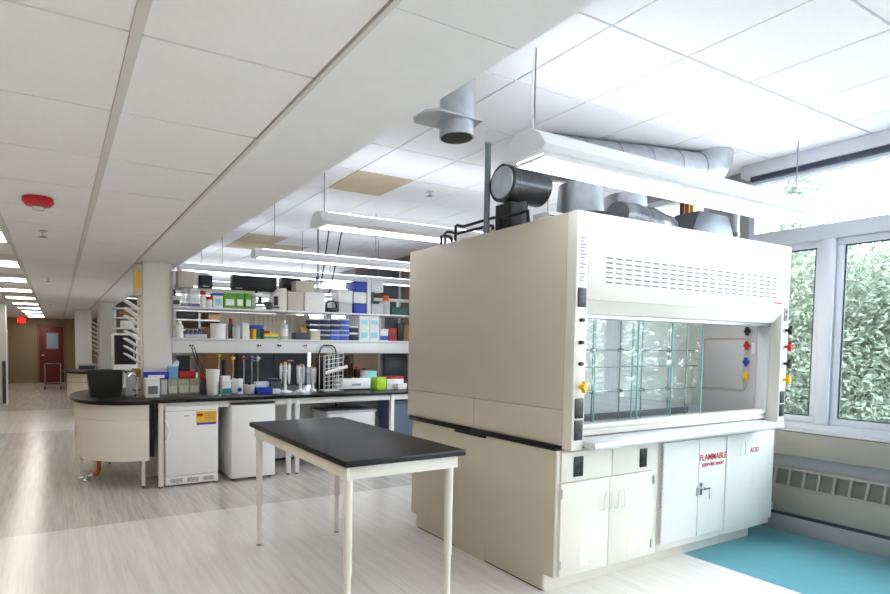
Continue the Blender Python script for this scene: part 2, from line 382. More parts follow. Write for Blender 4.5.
pr = B().box(4.77, HX1, HY, 2.498, .925, HT).build('corner_post', 'cream_light', hood, .003)
hd = B().box(2.74, 4.768, HY, HY + .025, 1.778, HT).build('header_panel', 'cream_light', hood, .002)
B().prism([(HY + .002, 1.777), (HY + .05, 1.70), (HY + .095, 1.70), (HY + .095, 1.777)], 'x', 2.74, 4.768).build('header_bevel', 'cream_light', hood)
lv = B(); dk = B()
for r in range(6):
    for k in range(22):
        x = 2.878 + k * (1.80 - .062) / 21; z = 1.89 + r * .0285
        lv.add([(x, HY, z + .017), (x + .062, HY, z + .017), (x + .057, HY - .0035, z + .003), (x + .005, HY - .0035, z + .003), (x, HY, z), (x + .062, HY, z)],
               [(0, 1, 2, 3), (3, 2, 5, 4), (0, 3, 4), (1, 5, 2)])
        dk.box(x + .004, x + .058, HY - .0008, HY + .001, z - .007, z)
lv.build('louver_field', 'cream_light', hd, kind='stuff'); dk.build('louver_slot_field', 'print', hd, kind='stuff')
B().box(4.655, 4.755, HY - .001, HY + .001, 1.842, 1.852).build('maker_label', 'red_text', hd)
# sash assembly
B().box(2.74, 4.768, 2.477, 2.56, 1.675, 1.70).build('sash_track', 'steel', hood, .002)
B().box(2.74, 4.768, 2.477, 2.56, 1.0, 1.032).build('sash_sill', 'cream_light', hood, .003)
B().box(2.74, 4.768, 2.485, 2.56, .962, .998).build('sash_sill', 'cream_light', hood, .003)
B().box(4.757, 4.768, 2.477, 2.56, 1.033, 1.674).build('sash_stile', 'white_metal', hood, .003)
B().box(2.74, 2.765, 2.477, 2.56, 1.033, 1.674).build('sash_stile', 'white_metal', hood, .003)
for i, (a, b_) in enumerate(((2.77, 3.305), (2.945, 3.672), (3.31, 4.035))):
    y = 2.49 + i * .022
    pn = B().box(a, b_, y, y + .006, 1.034, 1.673).build('sash_pane', 'sash_glass', hood)
    for x in (a, b_): B().box(x - .0028, x + .0028, y - .001, y + .007, 1.036, 1.671).build('pane_edge', 'glass_edge', pn)
# airfoil
B().prism([(2.315, .915), (2.335, .905), (2.50, .935), (2.50, .958), (2.335, .948), (2.318, .942)], 'x', 2.742, 4.70).build('airfoil_sill', 'brushed', hood, .003)
# interior
lin_m = 'liner'
B().box(2.742, 2.755, 2.565, 3.08, .925, 1.98).build('liner_panel', lin_m, hood)
rl = B().box(4.745, 4.76, 2.565, 3.08, .925, 1.98).build('liner_panel', lin_m, hood)
bl = B().box(2.755, 4.745, 3.06, 3.08, .925, 1.98).build('baffle_panel', lin_m, hood)
B().box(4.75, 4.768, 2.561, 2.565, .927, 1.98).build('jamb_strip', lin_m, hood)
B().box(2.742, 4.76, 2.565, 3.08, 1.985, 2.0).build('liner_roof', lin_m, hood)
B().box(2.742, 4.76, 2.565, 3.08, .919, .927).build('work_surface', 'liner_dark', hood)
hl = B().box(2.95, 4.5, 2.60, 2.70, 1.955, 1.984).build('added_lamp_housing', 'white_metal', hood)
B().box(2.97, 4.48, 2.61, 2.69, 1.948, 1.955).build('added_lamp_lens', mat('added_hood_lamp', (250, 252, 255), .5, emit=4.0), hl)  # unseen lamp added to brighten the hood interior
B().box(2.80, 4.68, 3.045, 3.06, .95, 1.0).build('baffle_slot', 'grey_dark', hood)
ap = B(); pts = []
for (cy_, cz_, a0) in ((2.665, 1.545, 90), (2.665, 1.205, 180), (2.94, 1.205, 270), (2.94, 1.545, 0)):
    for k in range(6):
        a = math.radians(a0 + 18 * k); pts.append((4.742, cy_ + .04 * math.cos(a), cz_ + .04 * math.sin(a)))
ap.tube(pts + [pts[0]], .006, 6); ap.build('access_panel_gasket', 'cream', rl)
B().box(4.737, 4.744, 2.64, 2.96, 1.18, 1.57).build('access_panel', 'liner', rl, .002)
B().box(4.735, 4.744, 2.568, 2.592, 1.46, 1.55).build('outlet_plate', 'white_plastic', rl, .002)
def valve(parent, x, y, z, m, d, name='valve_knob'):
    d = Vector(d); c = Vector((x, y, z)); b = B()
    b.cyl(c, c + d * .02, .011, 10); b.cyl(c + d * .02, c + d * .045, .021, 12, r2=.018)
    s = Vector((0, 0, 1)) if abs(d.z) < .5 else Vector((1, 0, 0)); b.obox(c + d * .034, d, s, d.cross(s), .010, .034, .007)
    return b.build(name, m, parent)
for z, m_ in ((1.64, 'black'), (1.527, 'red'), (1.398, 'blue'), (1.284, 'yellow')): valve(rl, 4.745, 2.615, z, m_, (-1, 0, 0))
lt = B()
for x in (3.423, 3.706, 3.949, 4.265, 4.488): lt.cyl((x, 2.95, .93), (x, 2.95, 1.95), .006, 8)
for z in (1.483, 1.358, 1.177): lt.cyl((2.76, 2.938, z), (4.60, 2.938, z), .005, 8)
lt.cyl((3.0, 2.95, .93), (3.0, 2.95, 1.95), .006, 8)
la = lt.build('lattice_frame', 'galv_dark', hood)
for x in (3.0, 3.423, 3.706, 3.949, 4.265):
    for z in (1.483, 1.177): B().box(x - .018, x + .018, 2.93, 2.96, z - .012, z + .012).build('clamp', 'black', la, .003)
# service fittings on the posts
def outlet(parent, x0, x1, y, z0, z1, m='black'):
    o = B().box(x0, x1, y - .008, y, z0, z1).build('outlet', m, parent, .003); cx = (x0 + x1) / 2
    for zc in (z0 + (z1 - z0) * .3, z0 + (z1 - z0) * .7): B().box(cx - .008, cx + .008, y - .0095, y - .0078, zc - .011, zc + .011).build('socket', 'socket_dark' if m == 'black' else 'black', parent)
    return o
for z0, z1 in ((1.732, 1.842), (1.088, 1.205), (.96, 1.077)): outlet(pl, 2.660, 2.724, HY, z0, z1)
for z in (1.657, 1.528, 1.405): B().cyl((2.69, HY, z), (2.69, HY - .022, z), .011, 12).build('plug_button', 'black', pl)
valve(pl, 2.695, HY, 1.272, 'yellow', (0, -1, 0))
outlet(pr, 4.79, 4.835, HY, 1.715, 1.815, 'plug_grey')
for z0, z1 in ((1.088, 1.18), (.985, 1.08)): outlet(pr, 4.785, 4.84, HY, z0, z1)
for z, m_ in ((1.645, 'black'), (1.52, 'red'), (1.39, 'black'), (1.268, 'yellow')): valve(pr, 4.83, HY, z, m_, (0, -1, 0))
pp = B().box(2.662, 2.722, HY - .001, HY, 1.87, 2.17).build('instruction_label', 'paper', pl)
ln = B()
for k in range(14):
    if k in (3, 6): continue
    ln.box(2.668, 2.668 + .03 + .018 * ((k * 7) % 3) / 2, HY - .0016, HY - .001, 1.882 + k * .0185, 1.888 + k * .0185)
ln.build('label_print', 'print', pp)

# worktop between the base cabinets and the hood
wt = thing('hood_worktop', (3.75, 3.3, .88), 'black epoxy worktop edge running under the cream fume hood', 'worktop')
B().box(2.625, 4.85, 2.505, 3.30, .884, .918).build('slab', 'black_epoxy', wt, .004)
B().box(2.625, 4.85, 3.302, 4.10, .884, .918).build('slab', 'black_epoxy', wt, .004)
B().box(2.630, 2.66, 3.144, 3.482, .866, .884).build('joint_strip', 'black_epoxy', wt)
W = ((1.055, 2.628 - 2.645 * 1.055), (.951, 2.172 - 2.40 * .951), (1, 0))
# base cabinets -------------------------------------------------
YB = 2.51
def door(parent, x0, x1, z0, z1, name='door', m='cream_light'):
    return B().box(x0, x1, YB - .02, YB, z0, z1).build(name, m, parent, .003)
def wire_pull(parent, x, z0, z1, up=1, bow=.03):
    b = B(); y = YB - .02
    pts = [(x, y, z0), (x, y - .025, z0 + .004), (x, y - .025, z1 - bow), (x + up * .015, y - .027, z1 - .008), (x + up * .03, y - .027, z1), (x + up * .045, y - .027, z1 - .008), (x + up * .06, y - .025, z1 - bow), (x + up * .06, y - .025, z0 + .004), (x + up * .06, y, z0)]
    return b.tube(pts, .0028, 8).build('wire_pull', 'brushed', parent)
ca = thing('base_cabinet', (3.09, 2.9, 0), 'cream base cabinet with vented doors and black sockets, at the hood corner', 'cabinet')
body = B().box(2.645, 3.562, YB, 3.142, .115, .883).build('body', 'cream_light', ca, .002)
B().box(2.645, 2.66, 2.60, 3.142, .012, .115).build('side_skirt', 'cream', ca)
B().box(2.650, 2.66, 2.62, 3.14, 0, .012).build('base_gap', 'black', ca)
B().box(2.66, 3.562, 2.60, 2.615, 0, .115).build('toe_kick', 'offwhite', ca)
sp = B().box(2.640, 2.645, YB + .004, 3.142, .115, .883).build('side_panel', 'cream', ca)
for (a, b_, oa) in ((2.668, 3.094, (2.762, 2.838)), (3.104, 3.49, (3.353, 3.417))):
    d_ = B().box(a, b_, YB - .014, YB, .694, .874).build('drawer_front', 'cream_light', ca, .003); outlet(d_, oa[0], oa[1], YB - .014, .72, .842)
for (a, b_, lx, hx_, hinge) in ((2.663, 3.073, 2.83, 3.005, 2.667), (3.078, 3.492, 3.253, 3.125, 3.487)):
    d_ = door(ca, a, b_, .122, .688); wire_pull(d_, hx_, .488, .612)
    for k in range(7): B().add([(lx, YB - .02, .178 + k * .022), (lx + .065, YB - .02, .178 + k * .022), (lx + .065, YB - .027, .166 + k * .022), (lx, YB - .027, .166 + k * .022), (lx, YB - .02, .163 + k * .022), (lx + .065, YB - .02, .163 + k * .022)], [(0, 1, 2, 3), (3, 2, 5, 4), (0, 3, 4), (1, 5, 2)]).build('vent_slat', 'white_metal', d_)
    for z in (.17, .60): B().cyl((hinge, YB - .024, z), (hinge, YB - .024, z + .055), .006, 8).build('hinge', 'steel', d_)
cb = thing('base_cabinet', (3.93, 2.9, 0), 'white flammables cabinet with red lettering and a latch under the hood', 'cabinet')
B().box(3.564, 4.298, YB, 3.142, .115, .883).build('body', 'cream_light', cb, .002)
B().box(3.564, 4.298, 2.60, 2.615, 0, .115).build('toe_kick', 'offwhite', cb)
d1 = door(cb, 3.590, 3.972, .165, .862, m='door_white'); d2 = door(cb, 3.978, 4.288, .165, .862, m='door_white')
ph = B()
for k in range(24): ph.cyl((3.578, YB - .018, .17 + k * .0288), (3.578, YB - .018, .17 + k * .0288 + .022), .007, 8)
ph.build('piano_hinge', 'steel', cb, kind='stuff')
text_mesh('lettering', 'FLAMMABLE', .062, 'red_text', d2, (4.137, YB - .0212, .722), FRONT)
text_mesh('lettering', 'KEEP FIRE AWAY', .036, 'red_text', d2, (4.137, YB - .0212, .668), FRONT)
la_ = B(); la_.box(3.99, 4.012, YB - .026, YB - .02, .46, .545); la_.cyl((4.0, YB - .02, .51), (4.0, YB - .05, .51), .012, 10)
la_.obox((4.03, YB - .05, .508), Vector((1, 0, 0)), Vector((0, 1, 0)), Vector((0, 0, 1)), .032, .004, .006); la_.cyl((4.058, YB - .05, .51), (4.058, YB - .05, .43), .004, 8)
la_.build('latch', 'chrome', d2); B().box(3.955, 3.97, YB - .028, YB - .02, .46, .52).build('strike_plate', 'steel', d1)
cc = thing('base_cabinet', (4.61, 2.9, 0), 'white acid storage cabinet beside the window wall', 'cabinet')
B().box(4.30, 4.928, YB, 3.142, .115, .883).build('body', 'cream_light', cc, .002)
B().box(4.30, 4.82, 2.60, 2.615, 0, .115).build('toe_kick', 'offwhite', cc)
d3 = door(cc, 4.306, 4.924, .165, .862, m='door_white')
text_mesh('lettering', 'ACID', .052, 'red_text', d3, (4.655, YB - .0212, .728), FRONT); wire_pull(d3, 4.43, .706, .815)
for z in (.23, .74): B().cyl((4.922, YB - .024, z), (4.922, YB - .024, z + .055), .006, 8).build('hinge', 'steel', d3)
ce = thing('base_cabinet', (3.75, 3.78, 0), 'plain cream rear base cabinet under the far half of the hood', 'cabinet')
B().box(2.645, 4.84, 3.484, 4.08, .105, .883).build('body', 'cream', ce, .002)
B().box(2.645, 4.80, 3.484, 4.0, .012, .105).build('skirt', 'cream', ce); B().box(2.652, 4.78, 3.49, 3.99, 0, .012).build('base_gap', 'black', ce)
cf = thing('filler_panel', (2.66, 3.31, 0), 'cream filler panel between the two halves of the hood base', 'panel')
B().box(2.643, 2.66, 3.145, 3.481, 0, .865).build('sheet', 'cream', cf)

W = HOODF
# ------------------------------------------------------------------ ducts and fittings on top of the hood
sd_ = thing('exhaust_duct', (3.9, 3.0, 2.28), 'silver spiral exhaust duct lying above the hood and turning up into the ceiling', 'duct')
W = PLAIN
r_ = .158; A0 = Vector((3.14, 2.905, 2.865)); A1 = Vector((4.42, 2.62, 2.862)); ax_ = (A1 - A0).normalized()
for a, b_ in ((0, .2), (.2, .42), (.42, .63), (.63, .83), (.83, 1.0)):
    p0 = A0.lerp(A1, a); p1 = A0.lerp(A1, b_)
    B().tube([p0, p0 + (p1 - p0) * .5, p1], [r_, r_ + .002, r_], 28).build('duct_section', 'galv', sd_)
    B().tube([p1 - ax_ * .012, p1 + ax_ * .012], r_ + .006, 28).build('duct_band', 'galv', sd_)
B().tube([A0 - ax_ * .03, A0], [r_ * .93, r_], 28).build('duct_cap', 'galv_dark', sd_)
B().tube([A1, A1 + ax_ * .07 + Vector((0, 0, .012)), A1 + ax_ * .13 + Vector((0, 0, .05)), A1 + ax_ * .165 + Vector((0, 0, .11)), Vector((A1.x + ax_.x * .17, A1.y + ax_.y * .17, ZH - .002))], r_, 28).build('elbow', 'galv', sd_)
W = HOODF
def stub(x, y, r, ztop, label, m='galv', flange=True):
    t = thing('duct_collar', (x, y, HT), label, 'duct')
    B().lathe((x, y, 0), [(r * 1.08, HT), (r * 1.08, HT + .05), (r, HT + .06), (r * .98, HT + .18), (r * .9, ztop)], 24).build('collar', m, t)
    if flange: B().lathe((x, y, 0), [(r * 1.28, HT + .15), (r * 1.28, HT + .158)], 24).build('flange', 'galv_dark', t)
    return t
stub(3.33, 3.02, .165, 2.66, 'left round silver duct collar rising from the hood top', 'galv')
t = stub(3.83, 3.05, .165, 2.66, 'right round silver duct collar rising from the hood top', 'galv')
B().tube([(3.83, 3.05, 2.5), (3.98, 2.98, 2.48), (4.12, 2.94, 2.42)], .11, 18).build('side_branch', 'foil_dark', t)
fd = thing('flexible_duct', (3.55, 2.78, HT), 'crumpled foil flexible duct lying on the hood top', 'duct')
fpts = []; frs = []
for k in range(28):
    u = k / 27; fpts.append((3.32 + .62 * u, 2.70 + .10 * u, HT + .112 + .008 * math.sin(5 * u))); frs.append(.09 + .008 * (k % 2) + random.uniform(-.006, .006))
B().tube(fpts, frs, 16).build('foil_sleeve', 'galv_dark', fd)
dm = thing('fan_drum', (2.95, 3.2, HT), 'dark foil-wrapped blower drum with pale round end on the hood top', 'blower')
B().lathe((0, 3.16, 2.63), [(.112, 2.745), (.132, 2.75), (.132, 2.80), (.124, 2.81), (.124, 3.08)], 28, 'x').build('drum', 'foil_dark', dm)
B().lathe((0, 3.16, 2.63), [(0, 2.737), (.104, 2.737), (.110, 2.745)], 28, 'x').build('end_plate', 'galv', dm)
B().tube([(2.91, 3.16, 2.53), (2.91, 3.16, 2.40), (2.91, 3.16, HT)], .05, 18).build('outlet_neck', 'foil_dark', dm)
B().box(2.76, 2.86, 3.08, 3.24, HT, 2.49).build('foot', 'black', dm, .004)
bl_ = thing('control_box', (2.87, 2.86, HT), 'small white box on the hood top beside the blower drum', 'box')
B().box(2.80, 2.96, 2.78, 2.92, HT, 2.37).build('case', 'white_metal', bl_, .005); B().box(2.80, 2.96, 2.775, 2.78, 2.34, 2.345).build('lid_seam', 'grey_dark', bl_)
hp = thing('sheet_hopper', (4.45, 2.88, HT), 'grey sheet-metal transition hopper at the right end of the hood top', 'duct')
B().add([(4.15, 2.75, HT), (4.78, 2.75, HT), (4.78, 3.1, HT), (4.15, 3.1, HT), (4.38, 2.82, 2.58), (4.76, 2.82, 2.58), (4.76, 3.02, 2.58), (4.38, 3.02, 2.58)], [(3, 2, 1, 0), (4, 5, 6, 7), (0, 1, 5, 4), (1, 2, 6, 5), (2, 3, 7, 6), (3, 0, 4, 7)]).build('hopper', 'sheet_grey', hp, .004)
B().box(4.15, 4.78, 2.73, 2.75, HT, HT + .03).build('flange', 'galv_dark', hp)
cp = thing('conduit_riser', (4.83, 2.80, HT), 'thin grey conduit standing at the right end of the hood top', 'pipe')
B().cyl((4.83, 2.80, HT), (4.83, 2.80, 2.62), .022, 12).build('pipe', 'galv', cp); B().cyl((4.83, 2.80, 2.42), (4.83, 2.80, 2.45), .03, 12).build('coupling', 'galv_dark', cp)
for i, (x, m_) in enumerate(((4.30, 'dark_red'), (4.37, 'copper'), (4.44, 'yellow'))):
    t = thing('service_pipe', (x + .75, 3.25, 2.2), ['dark red', 'copper', 'yellow'][i] + ' service pipe running up the wall behind the hood', 'pipe')
    B().cyl((x + .75, 3.42, 1.0), (x + .75, 3.42, 3.02), .02, 10).build('pipe', m_, t); B().box(x + .72, x + .78, 3.4, 3.44, 2.55, 2.57).build('clip', 'steel', t)
vp = thing('vent_pipe', (2.735, 3.3, HT), 'tall straight grey vent pipe standing at the left of the blower drum', 'pipe')
B().cyl((2.735, 3.3, HT), (2.735, 3.3, 2.935), .021, 14).build('pipe', 'galv_dark', vp); B().cyl((2.735, 3.3, 2.93), (2.735, 3.3, 2.942), .026, 14).build('rim', 'galv', vp)
def px_tube(pts, x, label, ox=400, oy=210):
    w_ = [P(ox + a / 5.933, oy + b_ / 5.933, 'x', x) for a, b_ in pts]
    w_[0].z = HT; w_[-1].z = HT if w_[-1].z < HT + .06 else w_[-1].z
    t = thing('pipe_rail', (w_[0].x, w_[0].y, HT), label, 'pipe')
    B().tube([tuple(q) for q in w_], .011, 8).build('bent_tube', 'black', t)
    for q in (w_[0], w_[-1]): B().cyl((q.x, q.y, HT), (q.x, q.y, HT + .012), .02, 10).build('foot', 'rubber', t)
px_tube([(245, 190), (245, 158), (262, 150), (300, 160), (318, 178)], 2.76, 'short black bent tube at the far left end of the hood top')
px_tube([(268, 185), (268, 138), (278, 130), (308, 130), (330, 143), (535, 92), (550, 95), (552, 115)], 2.80, 'lower long black pipe rail on the hood top')
px_tube([(330, 165), (330, 98), (340, 90), (375, 98), (560, 45), (574, 50), (577, 108)], 2.76, 'upper long black pipe rail on the hood top')
px_tube([(598, 100), (598, 56), (608, 48), (700, 22), (758, 5), (764, 60)], 2.76, 'black pipe rail nearest the vent pipe and blower drum')
W = GENERIC
# damper stub hanging from the ceiling
st = thing('ceiling_duct_stub', (2.06, 2.72, 2.64), 'short galvanised duct stub with blast gate hanging from the ceiling', 'duct')
sx, sy = 2.06, 2.72
B().lathe((sx, sy, 0), [(.10, 2.78), (.10, ZH - .001)], 24).build('duct', 'galv', st)
B().lathe((sx, sy, 0), [(.118, 2.755), (.118, 2.78)], 24).build('flange', 'galv', st)
B().lathe((sx, sy, 0), [(.092, 2.68), (.1, 2.68), (.1, 2.755), (.088, 2.755)], 24).build('spout', 'galv', st)
B().lathe((sx, sy, 0), [(.09, 2.677), (.09, 2.679)], 24).build('spout_opening', 'black', st)
B().prism([(sx - .26, sy + .06), (sx - .22, sy + .11), (sx + .10, sy + .11), (sx + .12, sy), (sx + .10, sy - .11), (sx - .20, sy - .11), (sx - .26, sy - .06)], 'z', 2.757, 2.768).build('gate_plate', 'galv', st)

# ------------------------------------------------------------------ table in front
W = PLAIN
tb = thing('lab_table', (1.65, 3.16, 0), 'freestanding lab table with black top and slim cream legs', 'table')
B().box(1.268, 2.036, 2.395, 3.93, .886, .92).build('table_top', 'black_top', tb, .006)
for (a, b_, c, d) in ((1.296, 1.316, 2.43, 3.895), (1.988, 2.008, 2.43, 3.895), (1.316, 1.988, 2.43, 2.45), (1.316, 1.988, 3.875, 3.895)): B().box(a, b_, c, d, .815, .886).build('apron', 'cream_light', tb, .002)
for (x, y) in ((1.325, 2.465), (1.975, 2.465), (1.325, 3.865), (1.975, 3.865)):
    lg = B().lathe((x, y, 0), [(.018, .30), (.023, .31), (.024, .886)], 16).build('leg', 'cream_light', tb)
    B().lathe((x, y, 0), [(.018, .012), (.018, .30)], 16).build('leg_insert', 'cream_light', lg); B().lathe((x, y, 0), [(.02, 0), (.02, .012)], 14).build('foot_cap', 'plug_grey', lg)

# ------------------------------------------------------------------ pendant lamps
def pendant(x0, x1, y, z, label, hang, half=.16, h=.15, glow=True):
    t = thing('pendant_light', ((x0 + x1) / 2, y, z), label, 'ceiling light', 'suspended linear lamps')
    prof = [(y - half, z + .022), (y - half * .85, z), (y + half * .85, z), (y + half, z + .022), (y + half * .78, z + h * .62), (y + half * .52, z + h * .9), (y + half * .3, z + h), (y - half * .3, z + h), (y - half * .52, z + h * .9), (y - half * .78, z + h * .62)]
    B().prism(prof, 'x', x0 + .012, x1 - .012).build('housing', 'lamp_body', t)
    for (a, b_) in ((x0, x0 + .012), (x1 - .012, x1)): B().prism(prof, 'x', a, b_).build('end_cap', 'lamp_body', t, .003)
    B().box(x0 + .06, x1 - .06, y - half * .62, y + half * .62, z - .004, z).build('diffuser', 'diffuser', t)
    B().box(x0 + .1, x1 - .1, y - half * .3, y + half * .3, z + h, z + h + .003).build('added_uplight_strip', 'added_uplight', t)  # glowing strip added on the housing top to brighten the lab ceiling
    if half > .133:
        lb = B(); k = x0 + .06
        while k < x1 - .05: lb.box(k, k + .004, y - half * .62, y + half * .62, z - .02, z - .004); k += .11
        lb.box(x0 + .05, x1 - .05, y - half * .66, y - half * .62, z - .02, z); lb.box(x0 + .05, x1 - .05, y + half * .62, y + half * .66, z - .02, z); lb.box(x0 + .05, x1 - .05, y - .003, y + .003, z - .02, z - .004)
        lb.build('louver_grid', 'white_metal', t, kind='stuff')
    for hx_ in hang: B().cyl((hx_, y, z + h - .002), (hx_, y, ZH), .004, 6).build('suspension_cable', 'plug_grey', t)
    return t
pnd = pendant(2.12, 5.0, 2.11, 2.47, 'large white suspended lamp directly above the fume hood front', [2.20, 4.85], .15, .125)
B().tube([(2.20, 2.11, 2.583), (2.17, 2.10, 2.75), (2.18, 2.11, 2.9), (2.195, 2.11, ZH)], .004, 6).build('power_cord', 'white_plastic', pnd)
W = GENERIC
pnd = pendant(1.86, 4.7, 4.30, 2.44, 'white suspended lamp crossing behind the fume hood and above the brown stained tile', [1.93, 4.4], .13, .11)
B().tube([(1.93, 4.3, 2.55), (1.97, 4.3, 2.7), (1.93, 4.3, 2.9), (1.92, 4.3, ZH)], .004, 6).build('power_cord', 'white_plastic', pnd)
pendant(1.86, 4.9, 6.0, 2.41, 'white suspended lamp hanging over the front of the shelf bench', [2.1, 3.35, 4.6], .09, .09)
pendant(1.35, 5.0, 7.45, 2.40, 'white suspended lamp hanging just above the top of the bench shelving', [1.9, 3.0, 4.2], .09, .09)
for y, t_ in ((9.6, 'first'), (11.3, 'second'), (13.2, 'third')): pendant(1.7, 5.0, y, 2.41, 'white suspended lamp beyond the shelving, %s row behind the bench' % t_, [2.1, 4.4], .12, .1)

# corridor ceiling lights
W = PLAIN
ordb = {-1: 'one place', -2: 'two places', -3: 'three places', -4: 'four places', -5: 'five places', -6: 'six places'}
ordn = ['nearest', 'second nearest', 'third', 'fourth', 'fifth', 'sixth', 'seventh', 'eighth', 'ninth', 'farthest']
for i, y in enumerate(light_y):
    k = i - 6
    lab = 'bright recessed panel light in the corridor ceiling, %s visible one' % ordn[k] if k >= 0 else 'recessed panel light in the near corridor ceiling, %s back from the first visible one' % ordb[k]
    t = thing('panel_light', (-.65, y + .30, ZL), lab, 'ceiling light', 'recessed corridor lights')
    fr = B()
    for (a, b_, c, d) in ((-.92, -.375, y, y + .02), (-.92, -.375, y + .58, y + .60), (-.92, -.90, y + .02, y + .58), (-.395, -.375, y + .02, y + .58)): fr.box(a, b_, c, d, ZL, ZL + .010)
    fr.build('frame', 'tee', t); B().box(-.90, -.395, y + .02, y + .58, ZL + .003, ZL + .009).build('diffuser', 'panel_glow', t)
fa = thing('fire_alarm', (-.095, 3.96, 2.34), 'red ceiling-mounted fire alarm with clear strobe', 'alarm')
B().lathe((-.095, 3.96, 0), [(.02, 2.348), (.072, 2.353), (.09, 2.374), (.086, 2.4)], 24).build('body', 'red', fa); B().lathe((-.095, 3.96, 0), [(.01, 2.322), (.034, 2.327), (.036, 2.343)], 16).build('strobe_lens', 'clear_plastic', fa)
def sprinkler(x, y, z, label):
    t = thing('sprinkler_head', (x, y, z - .05), label, 'sprinkler', 'ceiling sprinklers')
    B().lathe((x, y, 0), [(.04, z - .004), (.035, z)], 14).build('escutcheon', 'steel', t); B().cyl((x, y, z - .045), (x, y, z - .004), .008, 8).build('stem', 'steel', t); B().lathe((x, y, 0), [(.028, z - .05), (.028, z - .046)], 12).build('deflector', 'galv_dark', t)
sprinkler(-.09, 5.10, ZL, 'sprinkler head in the corridor ceiling just beyond the red alarm'); sprinkler(-.10, 8.76, ZL, 'sprinkler head farther along the corridor ceiling')
sprinkler(3.85, 6.4, ZH, 'sprinkler head in the high ceiling above the shelf end'); sprinkler(3.3, 4.5, ZH, 'sprinkler head in the high ceiling beyond the black pipe rails')
t = thing('smoke_detector', (-.12, 13.9, 2.35), 'white round smoke detector in the corridor ceiling', 'detector')
B().lathe((-.12, 13.9, 0), [(.03, 2.345), (.1, 2.36), (.13, 2.39), (.13, 2.4)], 20).build('case', 'white_plastic', t); B().lathe((-.12, 13.9, 0), [(.032, 2.34), (.032, 2.346)], 16).build('sensor', 'grey_panel', t)

# ------------------------------------------------------------------ bench with shelves
W = GENERIC
YS = 6.90
bench = thing('lab_bench', (2.6, 7.0, 0), 'long lab bench with black top and white legs below the shelving', 'bench')
B().prism([(.862, 6.28), (4.75, 6.28), (4.75, 7.85), (1.195, 7.85), (1.195, 6.925), (.862, 6.925)], 'z', .885, .92).build('bench_top', 'black_epoxy', bench, .005)
B().box(.95, 4.7, 6.32, 6.345, .815, .885).build('front_rail', 'white_metal', bench, .002)
for x in (.947, 2.365, 2.47, 3.77, 4.60):
    lg = B().box(x, x + .05, 6.30, 6.35, .015, .885).build('leg', 'cream_light' if x < 1 else 'white_metal', bench, .003); B().cyl((x + .025, 6.325, 0), (x + .025, 6.325, .015), .02, 10).build('foot', 'rubber', lg)
B().box(.97, 4.7, 7.05, 7.07, .02, .84).build('back_panel', 'paint_wall', bench); B().box(3.33, 3.345, 7.04, 7.05, .5, .84).build('seam_strip', 'grey_dark', bench)
B().box(.97, 4.7, 7.03, 7.05, .02, .05).build('base_rail', 'grey_dark', bench)
# sink end counter with rounded plan
ec = thing('sink_counter', (.5, 7.1, 0), 'rounded cream sink cabinet with black top at the bench end nearest the corridor', 'cabinet')
def oval(cx, cy, rx, ry, n=40, e=2.4):
    pts = []
    for k in range(n + 1):
        a = PI / 2 + PI * k / n; c_, s_ = math.cos(a), math.sin(a)
        pts.append((cx - rx * abs(c_) ** (2 / e), cy + ry * math.copysign(abs(s_) ** (2 / e), s_)))
    return pts
B().prism(oval(.857, 7.22, .707, 1.03), 'z', .883, .92).build('counter_top', 'black_epoxy', ec, .005)
def curved(z0, z1, rx, ry, m, name):
    o_ = oval(.85, 7.22, rx, ry); i_ = oval(.85, 7.22, rx - .02, ry - .02)
    return B().prism(o_ + i_[::-1], 'z', z0, z1).build(name, m, ec)
curved(.724, .882, .655, .96, 'cream_light', 'upper_apron'); cl = curved(.31, .72, .655, .96, 'cream_light', 'curved_door')
B().box(.795, .80, 6.262, 6.272, .31, .72).build('door_seam', 'plug_grey', cl)
B().box(.185, .195, 7.0, 7.1, .5, .62).build('door_pull', 'steel', cl)
B().box(.25, .84, 6.6, 7.9, .30, .315).build('floor_plate', 'cream', ec)
for (x, y) in ((.81, 6.42), (.25, 7.12), (.6, 7.9)):
    lg = B().box(x - .017, x + .017, y - .017, y + .017, .02, .31).build('leg', 'white_metal', ec); B().cyl((x, y, 0), (x, y, .02), .014, 8).build('foot', 'black', lg)
B().tube([(.42, 7.0, .32), (.42, 7.0, .12), (.40, 7.0, .07), (.36, 7.0, .06)], .022, 10).build('copper_pipe', 'copper', ec)
fv = B(); fv.cyl((.22, 7.0, .045), (.36, 7.0, .06), .022, 10); fv.lathe((.29, 7.0, 0), [(.05, 0), (.05, .02), (.03, .03), (.03, .09)], 12); fv.cyl((.20, 6.94, .04), (.20, 7.06, .04), .016, 8)
fv.build('floor_valve', 'chrome', ec)
B().box(.86, .935, 6.5, 6.9, .30, .88).build('gap_shade_block', 'black', ec)  # black block standing for the shade between sink cabinet and bench leg
tub = thing('plastic_tub', (.49, 7.0, .92), 'black plastic tub on the rounded sink counter', 'tub')
B().add([(.34, 6.86, .93), (.64, 6.86, .93), (.66, 7.2, .93), (.34, 7.2, .93), (.31, 6.83, 1.19), (.68, 6.83, 1.19), (.69, 7.24, 1.19), (.31, 7.24, 1.19)], [(3, 2, 1, 0), (0, 1, 5, 4), (1, 2, 6, 5), (2, 3, 7, 6), (3, 0, 4, 7)]).build('body', 'black', tub)
rim = B()
for (a, b_, c, d) in ((.30, .69, 6.82, 6.84), (.30, .70, 7.23, 7.25), (.30, .32, 6.82, 7.25), (.67, .70, 6.82, 7.25)): rim.box(a, b_, c, d, 1.175, 1.195)
rim.build('rim', 'black', tub, .004); B().box(.36, .63, 6.88, 7.18, .922, .931).build('base', 'black', tub)
B().cyl((.665, 6.82, 1.19), (.66, 6.82, 1.06), .012, 8).build('handle', 'grey_panel', tub)
